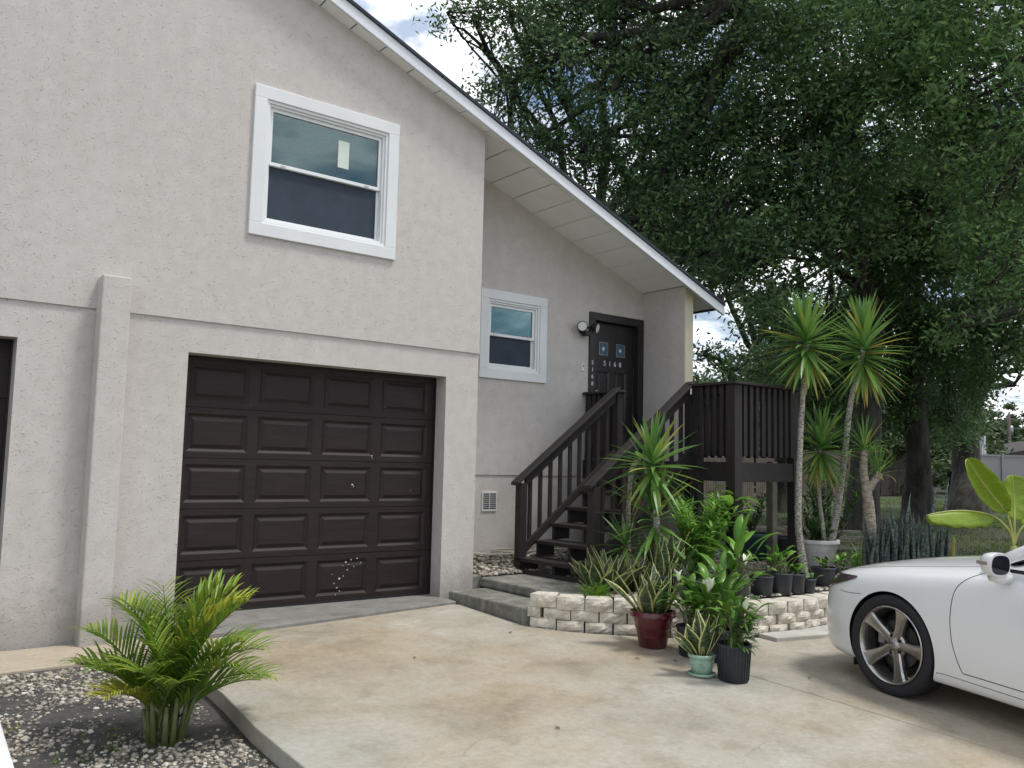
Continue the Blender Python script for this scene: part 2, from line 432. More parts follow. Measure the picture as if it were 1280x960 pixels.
MAT['spathe'] = simple('lily_spathe', (.78, .80, .66), .5, .06)
MAT['grassblade'] = leafmat('grass_blade', (.07, .13, .025), (.17, .26, .05), .6, .25)
# ------------------------------------------------------------------ world and sun
SUN = Vector((0.30, -0.30, 0.90)).normalized()
w = bpy.data.worlds.new('World'); scene.world = w; w.use_nodes = True
nt = w.node_tree; nt.nodes.clear()
wo = N(nt, 'ShaderNodeOutputWorld'); bg = N(nt, 'ShaderNodeBackground'); nt.links.new(bg.outputs[0], wo.inputs[0])
sky = N(nt, 'ShaderNodeTexSky', sky_type='NISHITA'); sky.sun_disc = False
sky.sun_elevation = math.asin(SUN.z); sky.sun_rotation = math.atan2(SUN.x, SUN.y); sky.dust_density = 1.5
tc = N(nt, 'ShaderNodeTexCoord'); sp = N(nt, 'ShaderNodeSeparateXYZ'); nt.links.new(tc.outputs['Generated'], sp.inputs[0])
zz = N(nt, 'ShaderNodeMath', operation='ADD'); nt.links.new(sp.outputs[2], zz.inputs[0]); zz.inputs[1].default_value = .22
dv = N(nt, 'ShaderNodeVectorMath', operation='DIVIDE'); nt.links.new(tc.outputs['Generated'], dv.inputs[0])
cb = N(nt, 'ShaderNodeCombineXYZ')
for i in range(3): nt.links.new(zz.outputs[0], cb.inputs[i])
nt.links.new(cb.outputs[0], dv.inputs[1])
cn = tex_noise(nt, 2.6, 7, .58, vec=dv.outputs[0])
cn2 = tex_noise(nt, 6.5, 6, .6, vec=dv.outputs[0])
cl = ramp(nt, cn2.outputs[0], [(.36, (4.2, 5.0, 6.4)), (.56, (12.5, 12.6, 12.8))])
mask = ramp(nt, cn.outputs[0], [(.40, 0.0), (.54, 1.0)])
fin = mixc(nt, mask, sky.outputs[0], cl)
nt.links.new(fin, bg.inputs[0]); bg.inputs[1].default_value = 0.085
sl = bpy.data.lights.new('sun', 'SUN'); sl.energy = 1.6; sl.angle = rad(12); sl.color = (1, .96, .90)
so = bpy.data.objects.new('sun', sl); COL.objects.link(so); so.rotation_euler = SUN.to_track_quat('Z', 'Y').to_euler()
scene.view_settings.view_transform = 'Standard'; scene.view_settings.look = 'None'
scene.view_settings.exposure = 0.62; scene.view_settings.gamma = 1

# ------------------------------------------------------------------ ground
WALLC = [(2.47, -1.22), (2.64, -1.48), (2.83, -1.67), (3.11, -1.90), (3.37, -2.10), (3.68, -2.26), (3.99, -2.37), (4.46, -2.44), (4.95, -2.43), (5.4, -2.44), (5.9, -2.56), (6.4, -2.78), (6.9, -3.08), (7.3, -3.4)]
BORD = [(2.49, -0.05)] + WALLC + [(7.6, -4.2), (7.7, -7), (7.7, -30)]
def drive_z(x, y): return -.02 + .045 * max(y, -14)
def seg_sdf(px, py):
    """signed distance to the kerb line: positive on the house side"""
    best = None
    for (ax, ay), (bx, by) in zip(BORD[:-1], BORD[1:]):
        dx, dy = bx - ax, by - ay; L2 = dx * dx + dy * dy
        t = np.clip(((px - ax) * dx + (py - ay) * dy) / L2, 0, 1)
        qx, qy = px - (ax + t * dx), py - (ay + t * dy)
        d = np.hypot(qx, qy); s = np.sign(dx * qy - dy * qx)
        best = (d, s) if best is None else (np.where(d < best[0] - 1e-9, d, best[0]), np.where(d < best[0] - 1e-9, s, best[1]))
    return best[0] * best[1]
def ground_z(x, y):
    x = np.asarray(x, dtype=float); y = np.asarray(y, dtype=float)
    sd = seg_sdf(x, y)
    low = -.02 + .045 * np.maximum(y, -14) - .10
    k = np.clip((sd - .04) / .12, 0, 1); k = k * k * (3 - 2 * k)
    up = .15 + .15 * np.exp(-((np.minimum(y, .7) - .7) / .38) ** 2) * np.clip((6.2 - x) / 1.0, 0, 1) * np.clip((x - 2.6) / .5, 0, 1)
    z = low * (1 - k) + up * k
    stp = (x > 2.3) & (x < 3.64) & (y > -1.5) & ((y < .02) | ((x < 2.85) & (y < .62))) & (sd > -.5)
    z = np.where(stp, np.minimum(z, -.02), z)
    bumps = .018 * np.sin(x * 2.1 + 1.3 * np.sin(y * 1.7)) * np.cos(y * 2.6 + .7) * np.clip((np.hypot(x - 2, y + 3)) / 8, .4, 3)
    return z + bumps * np.clip(np.where(k > .5, (sd - .3), -sd) / .5, 0, 1)
def gz(x, y): return float(ground_z(x, y))
xs = np.unique(np.concatenate([[-900, -300, -80, -30, -12, -8, -5], np.arange(-3, 12, .1), np.arange(12, 30, .8), [34, 40, 50, 70, 110, 200, 400, 900]]))
ys = np.unique(np.concatenate([[-900, -300, -80, -30, -20, -14, -10], np.arange(-8, 2, .1), np.arange(2, 20, .8), [24, 30, 40, 60, 110, 200, 400, 900]]))
X, Y = np.meshgrid(xs, ys); Z = ground_z(X, Y)
nx, ny = len(xs), len(ys)
idx = np.arange(nx * ny).reshape(ny, nx)
gf = np.stack([idx[:-1, :-1], idx[:-1, 1:], idx[1:, 1:], idx[1:, :-1]], -1).reshape(-1, 4)
g = np_mesh('ground', np.stack([X, Y, Z], -1).reshape(-1, 3), gf, MAT['ground'], smooth=True)
tag(g, 'dark soil and patchy grass ground around the driveway and under the trees', 'ground', kind='structure')

# driveway in two slabs with a joint between them
inner = [(x - .0, y - .05) for x, y in WALLC]
def slab(name, pts, mat, top, th, label, cat='driveway'):
    mb = MB(); mb.prism_z(pts, -9, 0, 0, ztop=top)
    n = len(pts)
    for i in range(n): x, y, z = mb.v[i]; mb.v[i] = (x, y, top(x, y) - th)
    o = mb.build(name, mat, bevel=.008); tag(o, label, cat, kind='structure'); return o
cutx = 2.946
left_pts = [(-.27, -12), (-.345, -3.2), (-.335, -2.5), (-.285, -1.9), (-.27, -1.5), (-.27, -.58), (0, -.60), (2.40, -.26), (2.46, -.3), (2.46, -1.25), (2.62, -1.52), (2.80, -1.71), (cutx, -1.83), (cutx, -12)]
right_pts = [(cutx + .008, -12), (cutx + .008, -1.84), (3.09, -1.95), (3.35, -2.15), (3.66, -2.31), (3.98, -2.42), (4.46, -2.49), (4.95, -2.48), (5.4, -2.49), (5.9, -2.61), (6.4, -2.83), (6.9, -3.13), (7.3, -3.45), (7.55, -4.2), (7.65, -7), (7.65, -12)]
slab('driveway', left_pts, MAT['drive'], drive_z, .10, 'stained beige concrete driveway slab in front of the garage')
slab('driveway', right_pts, MAT['drive'], drive_z, .10, 'stained beige concrete driveway slab under the white car')
street = MB(); street.prism_z([(-60, -60), (60, -60), (60, -12.02), (-60, -12.02)], 0, 0, ztop=lambda x, y: -.565); 
for i in range(4): x, y, z = street.v[i]; street.v[i] = (x, y, -.60)
tag(street.build('road', simple('street_bounce', (.36, .35, .32), .9, .15, 4)), 'unseen road behind the photographer, coloured pale to bounce light upward', 'road', kind='structure')  # out of view; pale tone chosen to bounce light up onto the soffit
slab('garage_sill', [(-.06, .30), (-.06, -.595), (0, -.60), (2.40, -.255), (2.45, -.255), (2.50, .30)], MAT['apron'], lambda x, y: -.004 + .02 * min(0, y), .12, 'grey worn concrete sill under the garage door', 'sill')
slab('path', [(-9, -.03), (-9, -.60), (-1.3, -.59), (-.8, -.57), (-.275, -.56), (-.275, -.03)], MAT['walk'], lambda x, y: -.125 if x < -.3 else -.10, .1, 'tan concrete strip along the foot of the house wall', 'path')
foot = [(4.0, -2.42), (4.46, -2.49), (4.95, -2.48), (5.4, -2.49), (5.9, -2.60), (5.85, -2.78), (5.4, -2.70), (4.95, -2.70), (4.5, -2.70), (4.0, -2.60)]
slab('footing_strip', [foot[i] for i in (9, 8, 7, 6, 5, 4, 3, 2, 1, 0)], simple('grey_footing', (.44, .43, .39), .85, .2, 6, .4, 40), lambda x, y: drive_z(x, y) + .035, .06, 'pale concrete footing strip in front of the block wall', 'footing')

# ------------------------------------------------------------------ house
H = empty('townhouse', (0, 0, 0), 'light grey stucco townhouse with brown garage door, white windows and sloping roof', 'house')
XC, SL, ZR = 2.819, .374, 4.592
def zr(x): return ZR - SL * (x - XC)
def zf(x): return 4.600 - .3955 * (x - 2.712)       # lower edge of the fascia, a hand in front of the wall
RIDGE = -3.6
ZB, D = 2.335, .693
st = MAT['stucco']
# main front wall
mb = MB()
def quadcol(mb, x0, x1, z0, y0, y1):
    mb.prism_y([(x0, z0), (x1, z0), (x1, zr(x1)), (x0, zr(x0))], y0, y1)
W1 = (.418, 1.814, 3.1085, 4.4014)
zg = 2 * zr(RIDGE)
mb.prism_y([(-9, ZB), (W1[0], ZB), (W1[0], zr(W1[0])), (RIDGE, zr(RIDGE)), (-9, zr(RIDGE) - SL * 5.4)], 0, .25)
mb.box(W1[0], W1[1], 0, .25, ZB, W1[2])
quadcol(mb, W1[0], W1[1], W1[3], 0, .25)
quadcol(mb, W1[1], XC, ZB, 0, .25)
mb.build('upper_wall', st, H)
mb = MB(); o = .016; ZT = 2.078; WD = 2.445
NB = -1.192                                   # right jamb of the neighbour's opening
mb.box(-9, -3.65, o, .25, -.25, ZB); mb.box(-3.65, NB, o, .25, ZT - .01, ZB)
mb.box(NB, 0, o, .25, -.25, ZB); mb.box(0, WD, o, .25, ZT, ZB); mb.box(WD, XC, o, .25, -.12, ZB)
mb.build('lower_wall', st, H)
mb = MB(); mb.box(XC - .25, XC, .25, D + .15, -.12, zr(XC) - .001); mb.box(XC - .25, XC - .005, D + .15, 9, -.12, 4.4); mb.build('corner_wall', st, H)
mb = MB(); mb.box(-.695, -.49, -.15, o, -.25, 2.575); mb.build('pilaster', st, H, bevel=.012)
# recessed wing wall
WX1 = 5.855
W2 = (3.30, 4.247, 2.186, 3.172); DR = (4.922, WX1 - .006, 1.30, 3.112)
mb = MB(); y0, y1 = D, D + .2
mb.box(XC, W2[0], y0, y1, 1.133, W2[3]); mb.box(W2[0], W2[1], y0, y1, 1.133, W2[2]); mb.box(W2[1], DR[0], y0, y1, 1.133, W2[3])
mb.box(DR[0], WX1, y0, y1, 1.133, DR[2])
mb.prism_y([(XC, W2[3]), (DR[0], W2[3]), (DR[0], zr(DR[0])), (XC, zr(XC))], y0, y1)
mb.prism_y([(DR[0], DR[3]), (WX1, DR[3]), (WX1, zr(WX1)), (DR[0], zr(DR[0]))], y0, y1)
mb.build('wing_wall', st, H)
mb = MB(); mb.box(XC, WX1, D + .012, D + .2, -.05, 1.133); mb.build('wing_wall_base', st, H)
mb = MB(); mb.prism_y([(WX1, -.05), (WX1 + .15, -.05), (WX1 + .15, zr(WX1 + .15)), (WX1, zr(WX1))], 0, 9); mb.build('end_wall', st, H)
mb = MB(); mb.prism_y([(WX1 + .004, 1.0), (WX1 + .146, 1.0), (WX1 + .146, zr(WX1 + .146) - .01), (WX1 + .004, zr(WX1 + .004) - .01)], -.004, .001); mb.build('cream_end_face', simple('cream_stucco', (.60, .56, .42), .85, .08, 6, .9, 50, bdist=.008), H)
# back wall of the rooms keeps light out
mb = MB(); mb.box(-9, WX1 + .15, 9, 9.2, 0, 4.2); mb.box(-9, -8.8, .25, 9, 0, 4.2); mb.build('rear_wall', st, H)
# roof
EAVE = 6.40; ov = -.15
def zt(x): return zf(x) + .115
mb = MB()
for (xa, xb) in ((RIDGE, EAVE),):
    mb.hexa([(xa, ov - .03, zt(xa) - .0), (xb, ov - .03, zt(xb)), (xb, 9.4, zr(xb) + .16), (xa, 9.4, zr(xa) + .16)],
            [(xa, ov - .03, zt(xa) + .032), (xb, ov - .03, zt(xb) + .032), (xb, 9.4, zr(xb) + .21), (xa, 9.4, zr(xa) + .21)])
xb = RIDGE - 6
mb.hexa([(xb, ov - .03, zt(RIDGE) - 6 * SL), (RIDGE, ov - .03, zt(RIDGE)), (RIDGE, 9.4, zr(RIDGE) + .16), (xb, 9.4, zr(RIDGE) - 6 * SL + .16)],
        [(xb, ov - .03, zt(RIDGE) - 6 * SL + .05), (RIDGE, ov - .03, zt(RIDGE) + .05), (RIDGE, 9.4, zr(RIDGE) + .21), (xb, 9.4, zr(RIDGE) - 6 * SL + .21)])
roof = mb.build('roof', MAT['shingle'], H)
mb = MB()
mb.hexa([(RIDGE, ov - .012, zf(RIDGE)), (EAVE, ov - .012, zf(EAVE)), (EAVE, ov + .02, zf(EAVE)), (RIDGE, ov + .02, zf(RIDGE))],
        [(RIDGE, ov - .012, zt(RIDGE) - .002), (EAVE, ov - .012, zt(EAVE) - .002), (EAVE, ov + .02, zt(EAVE) - .002), (RIDGE, ov + .02, zt(RIDGE) - .002)])
mb.build('rake_fascia', MAT['fascia'], roof, bevel=.003)
mb = MB(); mb.box(EAVE - .005, EAVE + .018, ov + .02, 9.3, zr(EAVE) - .03, zr(EAVE) + .15); mb.build('eave_fascia', MAT['black'], roof)
# soffit boards: each a strip across the overhang, laid one after another down the slope
mb = MB(); x = RIDGE; pitch = .3048
while x < EAVE - .02:
    xa, xb = x + .006, min(x + pitch, EAVE) - .006
    yb = D if XC - pitch < x < WX1 - .1 else 0.0
    def zs(xx, yy): 
        t = (yy - (ov + .02)) / (0 - (ov + .02)); t = min(1, t)
        return zf(xx) + .004 + (zr(xx) - zf(xx) - .004) * t
    for (ya, yc) in (((ov + .02), 0.0),) + (((0.0, D),) if yb else ()):
        mb.hexa([(xa, ya, zs(xa, ya)), (xb, ya, zs(xb, ya)), (xb, yc, zs(xb, yc)), (xa, yc, zs(xa, yc))],
                [(xa, ya, zs(xa, ya) + .008), (xb, ya, zs(xb, ya) + .008), (xb, yc, zs(xb, yc) + .008), (xa, yc, zs(xa, yc) + .008)])
    x += pitch
mb.build('soffit', MAT['soffit'], roof)
mb = MB(); mb.hexa([(RIDGE, .01, zr(RIDGE) + .012), (EAVE - .01, .01, zr(EAVE - .01) + .012), (EAVE - .01, 9, zr(EAVE - .01) + .012), (RIDGE, 9, zr(RIDGE) + .012)], [(RIDGE, .01, zr(RIDGE) + .02), (EAVE - .01, .01, zr(EAVE - .01) + .02), (EAVE - .01, 9, zr(EAVE - .01) + .02), (RIDGE, 9, zr(RIDGE) + .02)])
mb.build('roof_deck', simple('soffit_backing', (.30, .30, .29), .8, .1), roof)
mb = MB(); mb.hexa([(WX1 + .152, .004, zr(WX1 + .152) - .004), (EAVE - .006, .004, zr(EAVE) - .004), (EAVE - .006, 9, zr(EAVE) - .004), (WX1 + .152, 9, zr(WX1 + .152) - .004)], [(WX1 + .152, .004, zr(WX1 + .152) + .006), (EAVE - .006, .004, zr(EAVE) + .006), (EAVE - .006, 9, zr(EAVE) + .006), (WX1 + .152, 9, zr(WX1 + .152) + .006)]); mb.build('eave_soffit', MAT['soffit'], roof)

# windows
def window(x0, x1, z0, z1, y, trim=.105, sticker=False):
    yf = y - .028
    mb = MB()
    mb.box(x0, x1, yf, y + .01, z1 - trim, z1); mb.box(x0, x1, yf, y + .01, z0, z0 + trim)
    mb.box(x0, x0 + trim, yf, y + .01, z0 + trim, z1 - trim); mb.box(x1 - trim, x1, yf, y + .01, z0 + trim, z1 - trim)
    wn = mb.build('window', MAT['trim'], H, bevel=.004)
    a0, a1, b0, b1 = x0 + trim, x1 - trim, z0 + trim, z1 - trim
    def ring(mb, e0, e1, ya, yb, w):
        (p0, p1, q0, q1) = e0
        mb.box(p0, p1, ya, yb, q1 - w, q1); mb.box(p0, p1, ya, yb, q0, q0 + w)
        mb.box(p0, p0 + w, ya, yb, q0 + w, q1 - w); mb.box(p1 - w, p1, ya, yb, q0 + w, q1 - w)
    mb = MB(); ring(mb, (a0, a1, b0, b1), 0, y - .012, y + .09, .024); e = .0243
    ring(mb, (a0 + e, a1 - e, b0 + e, b1 - e), 0, y + .006, y + .09, .020)
    mb.build('frame', MAT['vinyl'], wn, bevel=.002)
    i = .045; c0, c1, d0, d1 = a0 + i, a1 - i, b0 + i, b1 - i; zm = (d0 + d1) / 2
    mb = MB(); ring(mb, (c0, c1, zm - .012, d1), 0, y + .028, y + .055, .030); s = mb.build('upper_sash', MAT['vinyl'], wn, bevel=.002)
    mb = MB(); mb.box(c0 + .029, c1 - .029, y + .040, y + .044, zm + .016, d1 - .029); mb.build('pane', MAT['glass'], wn)
    mb = MB(); ring(mb, (c0, c1, d0, zm + .014), 0, y + .057, y + .085, .026); mb.build('lower_sash', MAT['vinyl'], wn, bevel=.002)
    mb = MB(); mb.box(c0 + .025, c1 - .025, y + .069, y + .073, d0 + .025, zm - .011); mb.build('pane', MAT['glass'], wn)
    # blind behind the upper pane and insect screen in front of the lower
    mb = MB(); z = zm + .02
    while z < d1 - .03:
        mb.hexa([(c0 + .03, y + .10, z), (c1 - .03, y + .10, z), (c1 - .03, y + .112, z + .016), (c0 + .03, y + .112, z + .016)],
                [(c0 + .03, y + .102, z + .001), (c1 - .03, y + .102, z + .001), (c1 - .03, y + .114, z + .018), (c0 + .03, y + .114, z + .018)])
        z += .0185
    mb.build('blind', MAT['blind'], wn)
    mb = MB(); mb.box(c0, c1, y + .118, y + .122, zm, d1); mb.build('shade', MAT['blind'], wn)
    mb = MB(); mb.box(c0 + .024, c1 - .024, y + .060, y + .0612, d0 + .024, zm - .010); mb.build('insect_screen', MAT['screen'], wn)
    mb = MB(); mb.box(c0, c1, y + .40, y + .42, d0, d1); mb.box(c0 - .02, c0, y + .125, y + .4, d0, d1); mb.box(c1, c1 + .02, y + .125, y + .4, d0, d1); mb.build('dark_room', MAT['room'], wn)
    for sx in (.13, .87):
        mb = MB(); xx = c0 + (c1 - c0) * sx; mb.box(xx - .02, xx + .02, y + .018, y + .028, zm + .002, zm + .014); mb.build('sash_lock', MAT['vinyl'], wn)
    if sticker:
        mb = MB(); mb.box(c0 + .60 * (c1 - c0), c0 + .70 * (c1 - c0), y + .037, y + .0395, zm + .12, zm + .37); mb.build('paper_sticker', MAT['paper'], wn)
        mb = MB(); q = c0 + .035; mb.hexa([(q, y + .066, d0 + .17), (q + .085, y + .066, d0 + .195), (q + .085, y + .068, d0 + .195), (q, y + .068, d0 + .17)], [(q, y + .066, d0 + .195), (q + .085, y + .066, d0 + .22), (q + .085, y + .068, d0 + .22), (q, y + .068, d0 + .195)]); mb.build('paper_tag', MAT['galv'], wn)
    return wn
window(*W1, 0, .11, True)
window(*W2, D, .105)

# garage door
def garage_door(x0, x1, z0, z1, y, rows=5, cols=4, chips=True):
    mb = MB(); h = (z1 - z0) / rows
    # frame weatherstrip
    gd = None; gap = .004; dz = .013
    mg, mw = .056, .050
    cw = (x1 - x0 - .05) / cols
    for r in range(rows):
        za, zb = z0 + r * h + gap / 2, z0 + (r + 1) * h - gap / 2
        xsn = [x0]; zsn = [za]
        # body slab
        cells = []
        for c in range(cols):
            pa, pb = x0 + .025 + c * cw + mg * .8, x0 + .025 + (c + 1) * cw - mg * .8
            qa, qb = za + mw, zb - mw
            cells.append((pa, pb, qa, qb))
        # flat parts of the face
        def f(xa, xb, za_, zb_):
            b = len(mb.v); mb.v += [(xa, y, za_), (xb, y, za_), (xb, y, zb_), (xa, y, zb_)]; mb.face([b, b + 1, b + 2, b + 3])
        f(x0, x1, za, cells[0][2]); f(x0, x1, cells[0][3], zb)
        px = x0
        for (pa, pb, qa, qb) in cells:
            f(px, pa, qa, qb); px = pb
            rings = [(0, 0), (.022, dz), (.030, dz), (.058, .001)]
            prev = None
            for ins, dep in rings:
                b = len(mb.v); mb.v += [(pa + ins, y + dep, qa + ins), (pb - ins, y + dep, qa + ins), (pb - ins, y + dep, qb - ins), (pa + ins, y + dep, qb - ins)]
                if prev is not None:
                    for k in range(4): mb.face([prev + k, prev + (k + 1) % 4, b + (k + 1) % 4, b + k])
                prev = b
            mb.face([prev, prev + 1, prev + 2, prev + 3])
        f(px, x1, cells[0][2], cells[0][3])
        # edges of the section
        b = len(mb.v); mb.v += [(x0, y, za), (x1, y, za), (x1, y + .04, za), (x0, y + .04, za), (x0, y, zb), (x1, y, zb), (x1, y + .04, zb), (x0, y + .04, zb)]
        mb.face([b + 3, b + 2, b + 1, b]); mb.face([b + 4, b + 5, b + 6, b + 7]); mb.face([b + 2, b + 3, b + 7, b + 6])
    gd = mb.build('garage_door', MAT['garage'], H)
    mb = MB(); mb.box(x0 - .03, x1 + .03, y + .045, y + .06, z0, z1 + .03); mb.build('door_backing', MAT['room'], gd)
    mb = MB(); mb.box(x0 - .035, x0 + .0, y - .02, y + .02, z0, z1); mb.box(x1, x1 + .035, y - .02, y + .02, z0, z1); mb.box(x0, x1, y - .015, y + .02, z1 - .001, z1 + .03); mb.box(x0, x1, y - .006, y + .03, z0 - .012, z0 + .006); mb.build('weather_strip', MAT['black'], gd)
    if chips:
        mb = MB(); rr = random.Random(5)
        def chip(cx, cz, sx, sz):
            n = 7; b = len(mb.v)
            for k in range(n):
                a = 2 * PI * k / n; q = rr.uniform(.35, 1.25)
                mb.v.append((cx + .55 * sx * q * math.cos(a) + .2 * sx * math.sin(2 * a), y - .0012, cz + .55 * sz * q * math.sin(a)))
            mb.face([b + k for k in range(n)])
        for (u, v_, s) in ((1.55, .34, .014), (1.60, .36, .012), (1.57, .27, .018), (1.53, .22, .012), (1.49, .20, .02), (1.44, .16, .014), (1.47, .12, .017), (1.50, .09, .012), (1.46, .06, .01), (1.63, .30, .009), (1.66, .37, .012), (1.52, .31, .01), (1.58, .32, .009), (1.42, .24, .008), (1.70, .33, .008),
                          (1.585, 1.035, .017), (1.595, 1.02, .012), (1.77, 1.30, .012), (1.775, 1.28, .008), (2.2, .98, .006), (2.32, 1.34, .005), (.6, 1.7, .004), (1.2, .75, .004)):
            chip(u, v_, s, s * rr.uniform(.7, 1.3))
        mb.build('flaked_paint', MAT['chip'], gd)
        mb = MB()
        b = len(mb.v); mb.v += [(1.895, y - .0012, .95), (2.05, y - .0012, .965), (2.045, y - .0012, 1.12), (1.91, y - .0012, 1.115)]; mb.face([b, b + 1, b + 2, b + 3])
    return gd
garage_door(.012, WD - .012, .006, ZT - .006, .205)
garage_door(-3.64, NB - .012, -.05, ZT - .016, .205, chips=False)['label'] = "neighbour's dark garage door at the left edge"
mb = MB(); mb.box(-.01, WD + .01, .25, .28, 0, ZT + .1); mb.build('inner_wall', MAT['room'], H)

# front door
cx0, cx1, cz0, cz1 = DR; cw = .095
mb = MB(); mb.box(cx0, cx1, D - .022, D + .06, cz1 - cw, cz1); mb.box(cx0, cx0 + cw, D - .022, D + .06, cz0, cz1 - cw); mb.box(cx1 - cw, cx1, D - .022, D + .06, cz0, cz1 - cw)
fd = mb.build('front_door', MAT['doorpaint'], H, bevel=.004)
mb = MB(); lx0, lx1, lz1, yl = cx0 + cw + .002, cx1 - cw - .002, cz1 - cw - .002, D + .075
def dpanel(mb, xa, xb, za, zb, y, ins=.018, dz=.010):
    prev = None
    for i, d_ in ((0, 0), (ins, dz), (ins + .012, dz), (ins * 2 + .014, .002)):
        b = len(mb.v); mb.v += [(xa + i, y + d_, za + i), (xb - i, y + d_, za + i), (xb - i, y + d_, zb - i), (xa + i, y + d_, zb - i)]
        if prev is not None:
            for k in range(4): mb.face([prev + k, prev + (k + 1) % 4, b + (k + 1) % 4, b + k])
        prev = b
    mb.face([prev, prev + 1, prev + 2, prev + 3])
def dface(mb, xa, xb, za, zb, y):
    b = len(mb.v); mb.v += [(xa, y, za), (xb, y, za), (xb, y, zb), (xa, y, zb)]; mb.face([b, b + 1, b + 2, b + 3])
lw = lx1 - lx0; A, B_, C_, D_ = lx0 + .12, lx0 + lw / 2 - .045, lx0 + lw / 2 + .045, lx1 - .12
zl0, zl1 = lz1 - .40, lz1 - .24; zp1 = lz1 - .60; zp0 = zp1 - .62; zq1 = zp0 - .12; zq0 = cz0 + .1
dface(mb, lx0, A, cz0, lz1, yl); dface(mb, B_, C_, cz0, lz1, yl); dface(mb, D_, lx1, cz0, lz1, yl)
for (xa, xb) in ((A, B_), (C_, D_)):
    dface(mb, xa, xb, zl1, lz1, yl); dface(mb, xa, xb, zp1, zl0, yl); dface(mb, xa, xb, zq1, zp0, yl); dface(mb, xa, xb, cz0, zq0, yl)
    dface(mb, xa, (xa + xb) / 2 - .075, zl0, zl1, yl); dface(mb, (xa + xb) / 2 + .075, xb, zl0, zl1, yl); dpanel(mb, xa, xb, zp0, zp1, yl); dpanel(mb, xa, xb, zq0, zq1, yl)
leaf = mb.build('door_leaf', MAT['doorpaint'], fd)
star = simple('leaded_blue_glass', (.06, .12, .17), .2, .3, 30); starw = simple('leaded_white_glass', (.65, .75, .8), .3, .1)
for (xa, xb) in ((A, B_), (C_, D_)):
    m0, m1 = (xa + xb) / 2 - .075, (xa + xb) / 2 + .075
    mb = MB(); mb.box(m0, m1, yl + .004, yl + .012, zl0, zl1); pn = mb.build('door_light', star, leaf)
    mb = MB(); c = ((m0 + m1) / 2, (zl0 + zl1) / 2); b = len(mb.v)
    for k in range(16):
        a = 2 * PI * k / 16; q = .034 if k % 2 == 0 else .014
        mb.v.append((c[0] + q * math.cos(a), yl + .0015, c[1] + q * math.sin(a)))
    mb.face([b + k for k in range(16)]); mb.build('glass_star', starw, leaf)
    mb = MB(); t = .008
    mb.box(m0, m1, yl - .004, yl + .004, zl0, zl0 + t); mb.box(m0, m1, yl - .004, yl + .004, zl1 - t, zl1); mb.box(m0, m0 + t, yl - .004, yl + .004, zl0 + t, zl1 - t); mb.box(m1 - t, m1, yl - .004, yl + .004, zl0 + t, zl1 - t)
    mb.build('light_frame', MAT['galv'], leaf)
def text_obj(s, x, z, y, size, parent, name, mat):
    cu = bpy.data.curves.new('t', 'FONT'); cu.body = s; cu.size = size; cu.extrude = .002; cu.align_x = 'CENTER'; cu.align_y = 'CENTER'
    to = bpy.data.objects.new('t', cu); COL.objects.link(to)
    bpy.context.view_layer.update()
    me = bpy.data.meshes.new_from_object(to.evaluated_get(bpy.context.evaluated_depsgraph_get()))
    bpy.data.objects.remove(to)
    me.name = name; me.materials.clear(); me.materials.append(mat)
    ob = bpy.data.objects.new(name, me); COL.objects.link(ob); ob.parent = parent
    ob.rotation_euler = (PI / 2, 0, 0); ob.location = (x, y, z)
    return ob
for i, ch in enumerate('5168'):
    text_obj(ch, lx0 + .24 + i * .088, lz1 - .50 , yl - .004, .085, leaf, 'door_number', MAT['brasswhite'])
    text_obj(ch, cx0 + .045, cz1 - .62 - i * .085, D - .025, .07, fd, 'door_number', MAT['brasswhite'])
mb = MB(); mb.box(lx0, lx1, D + .0, D + .12, cz0, cz0 + .03); mb.build('threshold', MAT['galv'], fd)
mb = MB(); mb.ball((lx0 + .06, yl - .05, 2.2 - .05), .028); mb.tube([(lx0 + .06, yl - .04, 2.15), (lx0 + .06, yl, 2.15)], .012, 8); mb.build('door_knob', MAT['galv'], leaf, smooth=True)
# doorbell, wall vent
mb = MB(); mb.box(4.80, 4.84, D - .02, D, 2.38, 2.47); db = mb.build('doorbell', MAT['whiteplastic'], H, bevel=.004)
mb = MB(); mb.ball((4.82, D - .022, 2.44), .010, sz=1); mb.build('bell_button', MAT['black'], db)
mb = MB(); yv = D + .012
mb.box(3.40, 3.60, yv - .012, yv, .74, .95)
vt = mb.build('wall_vent', MAT['whiteplastic'], H, bevel=.003)
mb = MB()
for sx in (3.415, 3.505):
    for k in range(8): 
        z = .765 + k * .022
        mb.hexa([(sx, yv - .014, z), (sx + .08, yv - .014, z), (sx + .08, yv - .013, z + .012), (sx, yv - .013, z + .012)], [(sx, yv - .0125, z), (sx + .08, yv - .0125, z), (sx + .08, yv - .0121, z + .013), (sx, yv - .0121, z + .013)])
mb.build('vent_slot', MAT['room'], vt)

